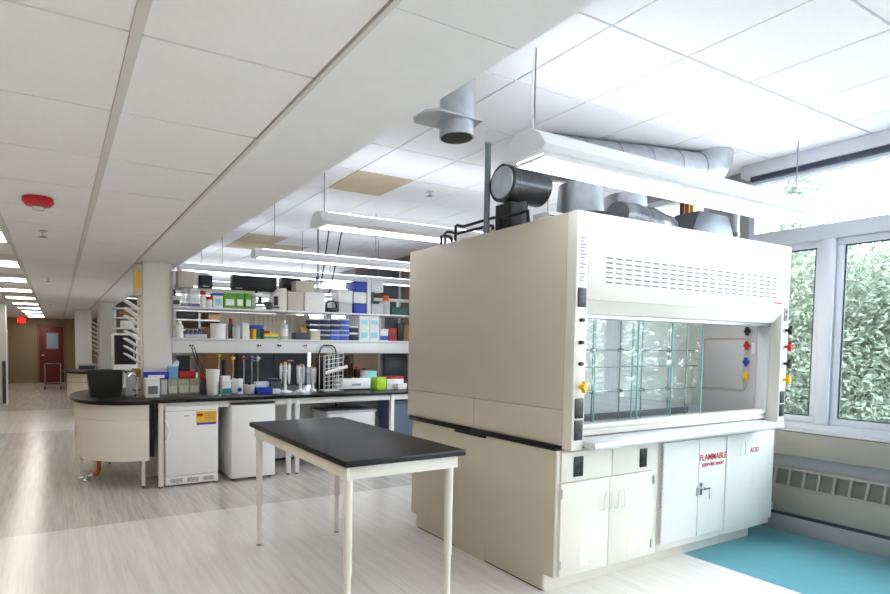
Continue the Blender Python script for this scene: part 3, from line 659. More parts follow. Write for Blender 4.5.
ss = thing('sink_mat', (.5, 6.62, .92), 'thin black drip mat lying in front of the black tub', 'mat')
B().box(.36, .68, 6.50, 6.78, .92, .927).build('mat', 'rubber', ss, .002); 
r0 = B()
for k in range(6): r0.box(.38, .66, 6.53 + k * .045, 6.54 + k * .045, .927, .931)
r0.build('ribs', 'black', ss)
fc = thing('gooseneck_faucet', (.79, 6.75, .92), 'small chrome tap with green handles beside the black tub', 'tap')
B().lathe((.79, 6.75, 0), [(.028, .92), (.028, .94), (.014, .95), (.014, 1.0)], 14).build('base', 'chrome', fc)
B().tube([(.79, 6.75, 1.0), (.79, 6.75, 1.12), (.77, 6.74, 1.16), (.73, 6.73, 1.17), (.71, 6.72, 1.14)], .01, 10).build('spout', 'chrome', fc)
for s_ in (-1, 1): B().cyl((.79, 6.75, .99), (.79 + s_ * .045, 6.74, 1.0), .008, 8).build('handle', 'dark_green', fc)
cbx = thing('splash_guard', (.76, 6.9, .92), 'pale clear splash guard standing behind the small tap', 'guard')
B().box(.70, .85, 6.98, 6.99, .92, 1.18).build('sheet', 'clear_tray', cbx); B().box(.70, .85, 6.97, 7.0, .92, .93).build('foot', 'grey_panel', cbx)
# drying rack on the column
dr = thing('drying_rack', (.86, 7.1, 1.2), 'white pegboard drying rack with slanted pegs on the column side', 'rack')
B().box(.857, .879, 6.95, 7.28, 1.10, 2.02).build('board', 'offwhite', dr, .003)
for r in range(8):
    for k in range(3):
        y = 6.99 + k * .12; z = 1.28 + r * .085
        B().tube([(.858, y, z), (.75, y, z + .075), (.70, y, z + .105)], [.010, .009, .006], 8).build('peg', 'white_plastic', dr)
B().box(.795, .857, 6.96, 7.27, 1.12, 1.21).build('drip_tray', 'brown_box', dr, .004)
al = thing('alarm_box', (.85, 7.05, 1.8), 'beige box with yellow warning label high on the column', 'box')
B().box(.80, .879, 6.94, 7.14, 2.03, 2.37).build('case', 'beige_box', al, .004)
B().box(.7985, .80, 6.96, 7.10, 2.08, 2.30).build('yellow_label', 'yellow', al); B().box(.815, .86, 6.9385, 6.94, 2.10, 2.30).build('yellow_label', 'yellow', al)
# shelving over the bench
sh = thing('shelf_unit', (2.9, 7.2, .92), 'white double shelf unit with service raceway above the bench', 'shelving')
Z1, Z2 = 1.564, 1.925
SX0, SX1 = 1.192, 4.72
B().box(SX0, SX1, YS, YS + .40, Z2 - .022, Z2).build('shelf_board', 'white_metal', sh, .003)
B().box(SX0, SX1, YS, YS + .42, Z1 - .022, Z1).build('shelf_board', 'white_metal', sh, .003)
rw = B().box(SX0, SX1, YS + .02, YS + .10, 1.393, Z1 - .023).build('raceway', 'white_metal', sh, .004)
for px in (173, 329, 382):
    x = P(px, 370, 'y', YS + .42).x; B().box(x - .03, x + .04, YS + .425, YS + .47, .92, 2.12).build('upright', 'white_metal', sh, .003)
B().box(SX0, SX0 + .01, YS + .0, YS + .42, Z1, Z2 + .38).build('end_frame', 'grey_panel', sh)
for px, m_ in ((191, 'black'), (259, 'black'), (279, 'black'), (305, 'red'), (327, 'black')):
    a = P(px, 345.5, 'y', YS + .02); o = B().box(a.x - .03, a.x + .03, YS + .008, YS + .02, a.z - .02, a.z + .02).build('socket_plate', 'white_plastic', rw, .002)
    for s_ in (-.014, .014): B().box(a.x + s_ - .009, a.x + s_ + .009, YS + .0, YS + .008, a.z - .012, a.z + .012).build('plug', m_, o)
bp_ = thing('ribbed_back_panel', (2.45, 7.36, Z1), 'cream ribbed panel closing the back of the lower shelf', 'panel')
B().box(1.84, 3.07, YS + .43, YS + .44, Z1, Z2 - .03).build('sheet', 'cream_light', bp_)
for k in range(20): B().box(1.86 + k * .061, 1.893 + k * .061, YS + .415, YS + .43, Z1, Z2 - .03).build('rib', 'cream_light', bp_)
# top bar with long tan fittings over the shelves
tr = thing('top_rail', (2.9, 7.2, 2.1), 'off-white rail with tan end box above the upper shelf', 'rail')
B().box(1.26, SX1, YS + .32, YS + .36, 2.13, 2.17).build('rail', 'offwhite', tr, .004)
a = P(178, 270, 'y', YS + .05); b_ = P(194, 288, 'y', YS + .05)
B().box(a.x, b_.x, YS + .05, YS + .2, b_.z, a.z).build('end_box', 'beige_box', tr, .01)
for x in (1.62, 2.25, 3.4, 4.4): B().box(x, x + .03, YS + .33, YS + .35, Z2, 2.13).build('post', 'white_metal', tr)
B().box(SX0 + .02, SX0 + .5, YS + .36, YS + .37, 2.2, 2.36).build('light_panel', 'white_box', tr)

for i, (a_, c_, t_, lab) in enumerate(((199, 212, 275.5, 'short black block standing for the shaded gap above the top rail at the left'), (232, 276, 276.5, 'long black block standing for the shaded gap above the top rail'), (281, 300, 278, 'black block standing for the shaded gap above the top rail behind the beige cartons'))):
    x0 = P(a_, 280, 'y', YS + .33).x; x1 = P(c_, 280, 'y', YS + .33).x; z1 = P((a_ + c_) / 2, t_, 'y', YS + .33).z
    t = thing('dark_gap_block', ((x0 + x1) / 2, YS + .36, 2.171), lab, 'case'); B().box(x0, x1, YS + .30, YS + .42, 2.171, max(z1, 2.235)).build('body', 'black', t, .008); B().box(x0 + .04, x0 + .12, YS + .297, YS + .30, 2.19, 2.20).build('pale_bar', 'grey_panel', t)  # black blocks added to stand for the shaded gaps over the top rail
# ---- small items ------------------------------------------------------------
def span(px0, px1, y): return P(px0, 320, 'y', y).x, P(px1, 320, 'y', y).x
def top(px, py, y): return P(px, py, 'y', y).z
def carton(px0, px1, py, y, zb, m, label, cat='box', depth=.2, lid=None, lab=None, pyb=None, name='storage_box', band=None):
    x0, x1 = span(px0, px1, y); z1 = top((px0 + px1) / 2, py, y); z0 = zb if pyb is None else top((px0 + px1) / 2, pyb, y)
    t = thing(name, ((x0 + x1) / 2, y + depth / 2, z0), label, cat)
    lh = min(.03, (z1 - z0) * .25)
    B().box(x0, x1, y, y + depth, z0, z1 - lh).build('body', m, t, .003)
    B().box(x0 - .002, x1 + .002, y - .003, y + depth + .002, z1 - lh, z1).build('lid', lid or m, t, .003)
    if lab: B().box(x0 + (x1 - x0) * .15, x0 + (x1 - x0) * .85, y - .002, y, z0 + (z1 - z0) * .18, z0 + (z1 - z0) * .6).build('label', lab, t)
    if band: B().box(x0, x1, y - .0025, y, z0 + .01, z0 + (z1 - z0) * band[1]).build('print_band', band[0], t)
    return t
def bottle(px0, px1, py, y, zb, m, cap, label, neck=.4, caph=.16, lab=None, cat='bottle', name='bottle', shoulder=.72):
    x0, x1 = span(px0, px1, y); z1 = top((px0 + px1) / 2, py, y); h = z1 - zb; r = (x1 - x0) / 2; cx = (x0 + x1) / 2; cy = y + r
    t = thing(name, (cx, cy, zb), label, cat); hb_ = h * (1 - caph)
    B().lathe((cx, cy, zb), [(r * .95, 0), (r, h * .03), (r, h * shoulder), (r * neck, hb_ - .005), (r * neck, hb_)], 20).build('body', m, t)
    B().lathe((cx, cy, zb), [(r * neck * 1.15, hb_), (r * neck * 1.15, h * .98), (r * neck * .9, h)], 16).build('cap', cap, t)
    if lab: B().lathe((cx, cy, zb), [(r * 1.012, h * .18), (r * 1.012, h * .55)], 20).build('label', lab, t)
    return t
def tubj(px0, px1, py, y, zb, m, lid, label, lh=.15, lab=None, name='jar', cat='jar'):
    x0, x1 = span(px0, px1, y); z1 = top((px0 + px1) / 2, py, y); h = z1 - zb; r = (x1 - x0) / 2; cx = (x0 + x1) / 2; cy = y + r
    t = thing(name, (cx, cy, zb), label, cat)
    B().lathe((cx, cy, zb), [(r * .9, 0), (r * .93, .004), (r * .97, h * (1 - lh))], 22).build('body', m, t)
    B().lathe((cx, cy, zb), [(r * 1.0, h * (1 - lh)), (r * 1.02, h * .98), (r * .97, h)], 22).build('lid', lid, t)
    if lab: B().lathe((cx, cy, zb), [(r * .955, h * .2), (r * .97, h * .65)], 22).build('label', lab, t)
    return t
yA = YS + .03
# upper shelf, left to right
carton(172, 181, 296, yA, Z2, 'offwhite', 'small off-white box with dark handle at the left end of the upper shelf', depth=.18, lab='grey_dark')
tubj(171.5, 176, 289.5, yA + .05, top(176, 296, yA + .05), 'navy', 'navy', 'small dark blue round tin on top of the off-white box')
tubj(182, 188.5, 289, yA, Z2, 'clear_plastic', 'grey_panel', 'tall clear cylinder under the tan end box', name='measuring_cylinder', cat='cylinder')
carton(190, 199.5, 289, yA, Z2, 'clear_tray', 'translucent bin with violet base on the upper shelf', 'bin', .16, band=('violet', .16), name='plastic_bin')
bottle(200.5, 206.5, 290.5, yA, Z2, 'white_plastic', 'red', 'tall white bottle with red cap on the upper shelf', .8, .24, shoulder=.6)
tubj(207, 213.3, 296, yA, Z2, 'white_plastic', 'red', 'short white jar with red lid on the upper shelf', .32)
carton(213.5, 223, 293, yA, Z2, 'white_box', 'white tub with blue lid beside the green cartons', 'tub', .16, lid='blue', lab='cyan', name='lidded_tub')
carton(224, 236, 293, yA, Z2, 'green', 'wide green carton with white picture, leftmost of the green cartons', depth=.2, lab='paper', name='glove_carton')
carton(236.3, 243.8, 293.2, yA, Z2, 'green', 'green carton in the middle of the green row', depth=.2, lab='paper', name='glove_carton')
carton(245.2, 252, 293.4, yA, Z2, 'green', 'narrow green carton, rightmost of the green row', depth=.2, lab='paper', name='glove_carton')
def microscope(px0, px1, py, y, zb):
    x0, x1 = span(px0, px1, y); z1 = top(px0, py, y); t = thing('microscope', ((x0 + x1) / 2, y + .1, zb), 'small white microscope next to the green cartons', 'microscope'); w_ = x1 - x0; h = z1 - zb
    B().box(x0, x1, y, y + .2, zb, zb + .035).build('base', 'white_plastic', t, .01); B().box(x0, x0 + w_ * .35, y + .12, y + .18, zb + .035, zb + h * .8).build('arm', 'white_plastic', t, .01)
    B().box(x0, x0 + w_ * .8, y + .02, y + .18, zb + h * .62, zb + h * .8).build('head', 'white_plastic', t, .012); B().cyl((x0 + w_ * .6, y + .07, zb + h * .35), (x0 + w_ * .6, y + .07, zb + h * .62), .022, 12).build('objective', 'black', t)
    B().cyl((x0 + w_ * .3, y + .1, zb + h * .8), (x0 + w_ * .2, y + .02, zb + h), .018, 12).build('eyepiece', 'black', t); B().box(x0 + w_ * .3, x0 + w_, y + .02, y + .12, zb + h * .28, zb + h * .33).build('stage', 'black', t)
microscope(255, 266, 288.5, yA, Z2)
carton(266, 271.5, 301.5, yA, Z2, 'grey_dark', 'small dark adaptor box between microscope and blender', depth=.08)
def mixer(px0, px1, py, y, zb, label):
    x0, x1 = span(px0, px1, y); z1 = top(px0, py, y); w_ = x1 - x0; h = z1 - zb; t = thing('bench_mixer', ((x0 + x1) / 2, y + .1, zb), label, 'appliance')
    B().prism([(x0, zb), (x1, zb), (x1, zb + h), (x0 + w_ * .55, zb + h), (x0 + w_ * .12, zb + h * .6)], 'y', y, y + .2).build('body', 'offwhite', t, .015)
    B().box(x0 + w_ * .12, x0 + w_ * .4, y - .004, y, zb + h * .2, zb + h * .62).build('opening', 'black', t, .002); B().box(x0 - .01, x0 + w_ * .45, y - .03, y, zb + .10 * h, zb + h * .16).build('spout', 'black', t, .003)
mixer(272, 287, 287.5, yA, Z2, 'off-white bench appliance with black opening on the upper shelf')
carton(288, 303.5, 292, yA, Z2, 'beige_box', 'beige carton with dark slot beside the off-white appliance', depth=.2, pyb=None)
carton(296, 314, 281.5, yA + .03, top(300, 292, yA + .03), 'beige_box', 'beige carton stacked on top behind the white document box', depth=.18)
carton(305, 325, 292.5, yA - .02, Z2, 'white_box', 'wide white document box on the upper shelf, below the hanging cords', depth=.2, lab='paper')
wb = bottle(315.5, 321.5, 276, yA + .02, top(318, 292.3, yA + .02), 'clear_plastic', 'violet', 'clear wash bottle with violet cap standing on the white document box', .5, .2)
cbk = thing('cable_coil', (P(332, 305, 'y', yA).x, yA + .08, Z2), 'coil of black cable with adaptor on the upper shelf', 'cable'); c0 = wi(WORG[cbk.name])
for k in range(3):
    pts = [(c0.x + .02 + .075 * math.cos(a_ / 10 * PI) + .004 * k, yA + .05 + .02 * k, Z2 + .085 + (.062 + .006 * k) * math.sin(a_ / 10 * PI)) for a_ in range(21)]
    B().tube(pts, .006, 6).build('loop', 'black', cbk)
B().box(c0.x - .08, c0.x + .07, yA, yA + .12, Z2, Z2 + .06).build('adaptor', 'black', cbk, .008)
carton(339, 352, 302, yA, Z2, 'grey_box', 'pale grey carton, lower of two beside the blue boxes', depth=.22)
carton(338, 352.3, 290.5, yA + .004, top(345, 302, yA), 'white_box', 'white carton, upper of two beside the blue boxes', depth=.22)
def stk(px0, px1, pys, y, zb, mats, labels, **k):
    z = zb
    for i in range(len(mats)):
        carton(px0, px1, pys[i], y, z, mats[i], labels[i], **k); z = top((px0 + px1) / 2, pys[i], y) + .001
stk(354, 367, (303.3, 292.3, 281.5), yA, Z2, ('blue', 'white_box', 'blue'), ('blue box at the bottom of the blue and white stack', 'white box in the middle of the blue and white stack', 'blue box on top of the blue and white stack'), depth=.2)
B().box(P(367.5, 300, 'y', YS).x, P(371, 300, 'y', YS).x, YS + .005, YS + .03, Z2, top(369, 279, YS)).build('front_post', 'white_metal', sh, .002)
carton(371.5, 383, 304, yA, Z2, 'grey_box', 'light grey box on the upper shelf left of the orange-capped bottle', depth=.2)
carton(371.5, 383, 281.5, yA + .02, top(377, 292, yA), 'white_box', 'white box raised on the rear rail above the grey box', depth=.18)
B().box(P(372, 292, 'y', yA).x, P(376, 292, 'y', yA).x, yA + .06, yA + .16, top(377, 304, yA), top(377, 292, yA)).build('bracket', 'grey_dark', sh)
bottle(383.8, 391.5, 295.5, yA, Z2, 'clear_tray', 'orange', 'clear bottle with orange cap near the right end of the upper shelf', .62, .28)
carton(392, 411, 307.2, yA, Z2, 'dark_green', 'flat dark green tray at the right end of the upper shelf', 'tray', .25, name='tray')
# lower shelf
carton(172, 179, 324.5, yA + .05, Z1, 'white_box', 'white box with yellow-green lid at the left end of the lower shelf', depth=.18, lid='lime')
bottle(176.5, 184, 320.5, yA - .02, Z1, 'white_plastic', 'white_plastic', 'white squeeze bottle at the left end of the lower shelf', .38, .18, lab='paper')
vr = thing('vial_rack', (P(195, 333, 'y', yA).x, yA, Z1), 'row of dark capped vials in a pale rack on the lower shelf', 'rack')
x0, x1 = span(185.5, 207, yA); B().box(x0, x1, yA, yA + .14, Z1, Z1 + .045).build('tray', 'grey_box', vr, .003)
for k in range(5): 
    xx = x0 + .03 + k * (x1 - x0 - .06) / 4; vv = B().cyl((xx, yA + .05, Z1 + .045), (xx, yA + .05, Z1 + .075), .018, 10).build('vial', 'violet', vr); B().cyl((xx, yA + .05, Z1 + .075), (xx, yA + .05, Z1 + .10), .02, 10).build('cap', 'grey_dark', vv)
tubj(212, 228, 323.5, yA, Z1, 'white_plastic', 'white_plastic', 'large white tub on the lower shelf under the wide green carton', .12, name='bucket', cat='tub')
bottle(229, 234.5, 318.5, yA + .12, Z1, 'grey_dark', 'red', 'dark bottle with red cap behind the large white tub', .6, .28)
tubj(233.5, 241.5, 326, yA, Z1, 'clear_tray', 'grey_panel', 'pale grey jar right of the large white tub')
carton(242.5, 249.5, 323, yA, Z1, 'white_box', 'upright white carton left of the colourful rack stack', depth=.14, lab='paper')
z_ = Z1
carton(253, 256.4, 329, yA, Z1, 'yellow', 'narrow yellow tube rack in the colourful stack', depth=.14, name='tube_rack'); carton(256.6, 260.3, 329, yA, Z1, 'dark_green', 'narrow dark green tube rack in the colourful stack', depth=.14, name='tube_rack'); carton(260.5, 264, 329, yA, Z1, 'navy', 'narrow dark navy tube rack in the colourful stack', depth=.14, name='tube_rack')
carton(250.5, 263, 325, yA - .01, top(257, 329, yA) + .001, 'blue', 'blue flat tube rack on top of the colourful stack', depth=.15, name='tube_rack')
carton(264.6, 278.5, 333.6, yA, Z1, 'yellow_bright', 'flat lemon-yellow tube rack beside the colourful stack', depth=.14, name='tube_rack', band=('teal_box', .45))
carton(264.6, 270, 330.6, yA, top(267, 333.6, yA) + .001, 'red', 'small red rack on the lemon-yellow rack', depth=.1, name='tube_rack')
bottle(282, 289.3, 320, yA, Z1, 'clear_plastic', 'white_plastic', 'clear bottle with white label in the middle of the lower shelf', .4, .15, lab='paper')
carton(295.5, 307.5, 332.5, yA, Z1, 'grey_dark', 'flat dark tray on the lower shelf', 'tray', .14, name='tray')
carton(301, 307, 327.5, yA + .08, Z1, 'beige_box', 'small beige box standing behind the flat dark tray', depth=.07, lid='yellow')
carton(311, 320.5, 330, yA, Z1, 'beige_box', 'beige box carrying the dark blue freezer boxes', depth=.16)
rows = [(338.2, 334.4), (333.8, 329.8), (329, 324.4), (323.4, 318.6)]; cols = [(310.5, 320.3), (320.8, 330.3), (330.8, 340), (340.4, 349.3)]
for ri, (pb, pt) in enumerate(rows):
    for ci, (pa, pc) in enumerate(cols):
        if ci == 0 and ri < 2: continue
        mm = 'blue_mid' if ci == 3 or (ci == 2 and ri < 2) else 'navy'
        zz = Z1 if ri == 0 else top(330, rows[ri - 1][1], yA) + .001
        carton(pa, pc, pt, yA, zz, mm, '%s freezer box, %s row and %s column of the blue stack' % ('blue' if mm == 'blue_mid' else 'dark navy', ['bottom', 'second', 'third', 'top'][ri], ['leftmost', 'second', 'third', 'rightmost'][ci]), depth=.16, lid='grey_box', name='freezer_box')
stk(350, 358.3, (332.6, 326), yA, Z1, ('navy', 'navy'), ('dark freezer box beside the cyan tip boxes, lower one', 'dark freezer box beside the cyan tip boxes, upper one'), depth=.15, lid='white_box', name='freezer_box')
for ci, (pa, pc) in enumerate(((359.6, 369.2), (369.7, 379))):
    stk(pa, pc, (327, 316), yA, Z1, ('white_box', 'white_box'), ['white and cyan tip box, %s %s of the four' % (v, ['left', 'right'][ci]) for v in ('lower', 'upper')], depth=.14, lab='cyan', name='tip_box')
carton(380.5, 388.5, 329, yA, Z1, 'white_box', 'small white box with blue band left of the red box', depth=.12, band=('blue', .42))
carton(389.2, 397, 328.3, yA, Z1, 'red', 'bright red box at the right of the lower shelf', depth=.14, lab='dark_red')
carton(398, 404, 323, yA + .02, Z1, 'black', 'black box right of the red box on the lower shelf', depth=.16); carton(404.4, 410, 325, yA + .02, Z1, 'brown_box', 'brown carton at the right end of the lower shelf', depth=.16)
# bench top items
ZB = .921
yB = 6.62
carton(145.5, 159.5, 378.5, 6.60, ZB, 'white_box', 'white carton with printed side at the column foot', depth=.18, lab='print')
yc = 6.86
for k, (a, b_) in enumerate(((160.5, 167), (167.5, 177.5), (178, 189), (189.3, 199.5))):
    x0, x1 = span(a, b_, yc); t = thing('file_divider', ((x0 + x1) / 2, yc, ZB), '%s upright panel of the pale row at the bench back' % ['cream leftmost', 'greenish second', 'greenish third', 'greenish rightmost'][k], 'panel')
    B().box(x0, x1, yc, yc + .06, ZB, top(180, 378.6, yc)).build('panel', 'cream_light' if k == 0 else 'green_tile', t, .003); B().box(x0 + .01, x1 - .01, yc - .002, yc, ZB + .02, ZB + .1).build('label', 'offwhite', t)
zt = top(180, 378.6, yc) + .001
carton(144, 167.8, 372.3, 6.80, zt, 'blue', 'long flat blue box lying on the pale panels beside the column', depth=.12, lid='blue', lab='white_box')
tis = carton(168.3, 178, 366.5, 6.85, zt, 'light_blue', 'light blue tissue box with tissue on the pale panels', depth=.12, name='tissue_box')
tz = top(173, 366.5, 6.85); x0, x1 = span(171, 178.5, 6.9)
B().add([(x0, 6.9, tz), (x1, 6.9, tz), (x1, 6.93, tz), (x0, 6.93, tz), ((x0 + x1) / 2 + .02, 6.89, tz + .075), (x1 + .01, 6.91, tz + .05)], [(0, 1, 5, 4), (3, 4, 5, 2), (0, 4, 3), (1, 2, 5), (0, 3, 2, 1)]).build('tissue', 'paper', tis)
carton(179.2, 195.5, 371.2, 6.85, zt, 'red', 'flat bright red box on the pale panels', depth=.12)
bk = thing('black_monitor', (P(183, 362, 'y', 7.02).x, 7.05, ZB), 'black upright panel standing behind the red box', 'monitor'); x0, x1 = span(176.5, 190, 7.03)
B().box(x0, x1, 7.03, 7.06, 1.02, top(183, 354.8, 7.03) - .01).build('panel', 'black', bk, .004); B().box(x0 + .04, x1 - .04, 7.03, 7.08, ZB, 1.02).build('stand', 'black', bk)
rd = thing('bottle_crate', (P(204, 386, 'y', 6.8).x, 6.82, ZB), 'small dark and red bottle cluster left of the paper bucket', 'bottle'); x0, x1 = span(200, 206.8, 6.8)
B().lathe(((x0 + x1) / 2, 6.83, ZB), [(.03, 0), (.036, .05), (.03, .12), (.014, .16)], 14).build('body', 'grey_dark', rd); B().lathe(((x0 + x1) / 2, 6.83, ZB), [(.022, .16), (.03, .19), (.02, .21)], 14).build('cap', 'red', rd)
x0, x1 = span(207.3, 221.5, yB); z1 = top(214, 369.8, yB); pbk = thing('paper_bucket', ((x0 + x1) / 2, yB + .1, ZB), 'tall white paper bucket with faint orange print on the bench', 'bucket'); cx = (x0 + x1) / 2; rr = (x1 - x0) / 2
B().lathe((cx, yB + rr, ZB), [(rr * .78, 0), (rr * .8, .005), (rr * .97, z1 - ZB - .012)], 24).build('body', 'paper', pbk); B().lathe((cx, yB + rr, ZB), [(rr * 1.0, z1 - ZB - .012), (rr * 1.0, z1 - ZB)], 24).build('rim', 'white_plastic', pbk)
B().box(cx - rr * .5, cx - rr * .1, yB - .001 + rr * .06, yB + rr * .08 + .03, ZB + .06, ZB + .12).build('print', 'orange', pbk) if False else None
carton(222.3, 231.3, 380.5, yB, ZB, 'white_box', 'small white box with teal band right of the paper bucket', depth=.1, band=('teal_box', .45))
carton(222.5, 230.5, 376, yB + .01, top(227, 380.5, yB) + .001, 'white_plastic', 'shallow white dish stacked on the teal-banded box', depth=.09, name='dish', cat='dish')
jg = tubj(233.2, 244.6, 379, yB, ZB, 'white_plastic', 'white_plastic', 'round-shouldered white jug with blue dot on the bench', .22, name='jug', cat='jug')
cx = sum(span(233.2, 244.6, yB)) / 2; zz = top(239, 379, yB); B().lathe((cx, yB + .058, 0), [(.018, zz), (.018, zz + .02)], 12).build('spout_cap', 'black', jg)
B().lathe((cx + .01, yB + .004, ZB + .055), [(0, -.004), (.026, -.004), (.026, .006), (0, .006)], 14, 'y').build('blue_dot', 'blue', jg)
tubj(245.5, 256.5, 385, yB, ZB, 'offwhite', 'offwhite', 'low off-white dish beside the jug', .3, name='dish', cat='dish')
tubj(248, 252.5, 382, yB + .03, top(250, 385, yB), 'black', 'black', 'small black knob-like pot standing on the low dish', name='pot', cat='pot')
carton(257.8, 272.3, 387.5, yB - .03, ZB, 'blue', 'shallow blue tray box at the bench edge', depth=.14, lid='blue')
carton(256.5, 270, 382, yB + .08, top(264, 388, yB), 'white_box', 'white carton lying behind and above the blue tray box', depth=.1)
def pipettes(px0, px1, py, y, zb, label, n, m='white_plastic'):
    x0, x1 = span(px0, px1, y); z1 = top(px0, py, y); h = z1 - zb; cx = (x0 + x1) / 2; r = (x1 - x0) / 2; t = thing('pipette_stand', (cx, y + r, zb), label, 'pipette stand')
    B().lathe((cx, y + r, zb), [(r * .95, 0), (r * .9, .012), (.02, .03), (.018, h * .35), (.012, h * .75)], 20).build('stand', m, t)
    B().lathe((cx, y + r, zb), [(r * .55, h * .72), (r * .55, h * .74)], 20).build('carousel', m, t)
    for k in range(n):
        a = 2 * PI * k / n; px_, py_ = cx + r * .66 * math.cos(a), y + r + r * .66 * math.sin(a)
        pp_ = B().lathe((px_, py_, zb), [(.004, h * .28), (.010, h * .4), (.014, h * .62), (.015, h * .9), (.008, h * .92), (.008, h)], 10).build('pipette', 'white_plastic' if k % 2 else 'grey_box', t)
        B().lathe((px_, py_, zb), [(.012, h * .98), (.012, h * 1.03)], 10).build('plunger', ('navy', 'yellow', 'red')[k % 3], pp_)
pipettes(281, 295, 363, yB, ZB, 'tall white pipette carousel on the bench', 6)
pipettes(298, 308, 365, yB + .04, ZB, 'second smaller pipette carousel left of the bench upright', 5)
pipettes(311, 318.5, 367, yB + .1, ZB, 'slim pipette stand in front of the bench upright', 4)
for k, (px, py, m_) in enumerate(((219, 354, 'yellow'), (233, 357, 'yellow_bright'), (244, 357, 'red'), (252, 357, 'violet'), (258, 357, 'white_plastic'))):
    y = 7.0; q = P(px, py, 'y', y); t = thing('retort_stand', (q.x, y, ZB), 'thin steel stand with %s fitting at the bench back' % ['amber', 'pale yellow', 'red', 'violet', 'white'][k], 'stand')
    B().box(q.x - .05, q.x + .05, y - .04, y + .04, ZB, ZB + .012).build('base', 'grey_dark', t, .002); B().cyl((q.x, y, ZB), (q.x, y, min(1.39, q.z + .02)), .006, 8).build('rod', 'chrome', t); B().box(q.x - .02, q.x + .02, y - .03, y + .02, min(1.36, q.z - .03), min(1.39, q.z)).build('clamp', m_, t, .004)
tubj(222, 226.5, 360, 6.86, ZB + .0, 'black', 'black', 'tall black flask behind the teal-banded box', name='flask', cat='flask')
carton(271, 281.5, 379, yB + .03, ZB, 'grey_dark', 'dark heating block with navy top on the bench', 'heater', .14, lid='navy', name='heating_block', band=('white_plastic', .18))
carton(273.2, 281, 389, yB - .045, ZB, 'white_box', 'thin white pad lying at the bench edge', 'pad', .06, name='pad')
# wire drying rack
wr_ = thing('tube_basket', (P(335, 370, 'y', 6.62).x, 6.7, ZB), 'tall white wire drying basket on the bench', 'rack'); x0, x1 = span(325.5, 343.5, 6.62); z1 = top(330, 353.5, 6.62)
for k in range(5): B().cyl((x0 + (x1 - x0) * k / 4, 6.62, ZB), (x0 + (x1 - x0) * k / 4, 6.62, z1 - .02 + .01 * k), .004, 6).build('wire', 'white_plastic', wr_)
for k in range(9): B().cyl((x0, 6.62, ZB + .02 + k * (z1 - ZB - .05) / 8), (x1, 6.62, ZB + .035 + k * (z1 - ZB - .03) / 8), .004, 6).build('wire', 'white_plastic', wr_)
B().box(x0, x1, 6.64, 6.80, ZB, ZB + .012).build('tray', 'white_plastic', wr_)
for k in range(5): B().cyl((x0 + (x1 - x0) * k / 4, 6.80, ZB), (x0 + (x1 - x0) * k / 4, 6.80, z1 - .02), .004, 6).build('wire', 'white_plastic', wr_)
B().tube([(x0 - .0, 6.60, ZB + .23), (x1 + .05, 6.60, ZB + .31)], .022, 10).build('white_roll', 'paper', wr_)
bkb = thing('black_backpack_unit', (P(322, 375, 'y', 7.0).x, 7.03, ZB), 'dark upright case hanging by a strap behind the wire basket', 'case'); x0, x1 = span(319, 343, 7.02)
B().box(x0, x1, 7.02, 7.12, ZB + .0, 1.35).build('case', 'black', bkb, .01)
q0 = P(318, 356, 'y', 6.905); q1 = P(337, 356, 'y', 6.905); qm = P(328, 345.5, 'y', 6.89); B().tube([tuple(q0), (qm.x - .1, 6.89, qm.z - .03), (qm.x - .06, 6.888, qm.z), (qm.x + .06, 6.888, qm.z), (qm.x + .1, 6.89, qm.z - .03), tuple(q1)], .009, 8).build('strap', 'black', bkb)
# instrument with bottles
ib = thing('bench_instrument', (P(358, 380, 'y', yB).x, yB + .1, ZB), 'low white bench instrument with small display on the bench', 'instrument'); x0, x1 = span(343.5, 371.5, yB)
B().box(x0 + .01, x1 - .01, yB + .01, yB + .24, ZB, ZB + .02).build('base', 'black', ib); B().box(x0, x1, yB, yB + .25, ZB + .02, top(358, 378.5, yB)).build('case', 'white_plastic', ib, .012); B().box(x0 + .13, x0 + .26, yB - .002, yB, ZB + .06, ZB + .09).build('display', 'screen', ib)
zi = top(358, 378.5, yB) + .001
bottle(345, 355.5, 355.5, yB + .04, zi, 'amber', 'black', 'large amber bottle standing on the white bench instrument', .35, .12)
bottle(356, 362, 366, yB + .05, zi, 'amber', 'red', 'small amber bottle with red cap on the white bench instrument', .5, .25)
bottle(363, 369.5, 368, yB + .05, zi, 'clear_tray', 'black', 'clear bottle with black cap on the white bench instrument', .5, .25)
carton(367, 377.5, 371, yB + .2, ZB, 'cyan', 'pale cyan box standing behind the bench instrument', depth=.1)
carton(378, 387, 377.3, yB, ZB, 'lime', 'lime green tip box on the bench', depth=.14, name='tip_box')
carton(388, 404.5, 376.5, yB + .02, ZB, 'white_box', 'white case with red lid at the right end of the bench', depth=.16, lid='red', name='storage_case')
carton(399, 408, 383.5, yB - .05, ZB, 'white_box', 'small white box at the bench edge beside the hood', depth=.06)
crt = thing('dark_screen', (P(398, 365, 'y', 7.25).x, 7.3, ZB), 'dark grey screen standing on the bench back behind the red-lidded case', 'monitor'); x0, x1 = span(385, 408, 7.25)
B().box(x0, x1, 7.25, 7.30, ZB + .08, 1.42).build('panel', 'grey_dark', crt, .01); B().box(x0 + .08, x1 - .08, 7.25, 7.36, ZB, ZB + .08).build('stand', 'black', crt)
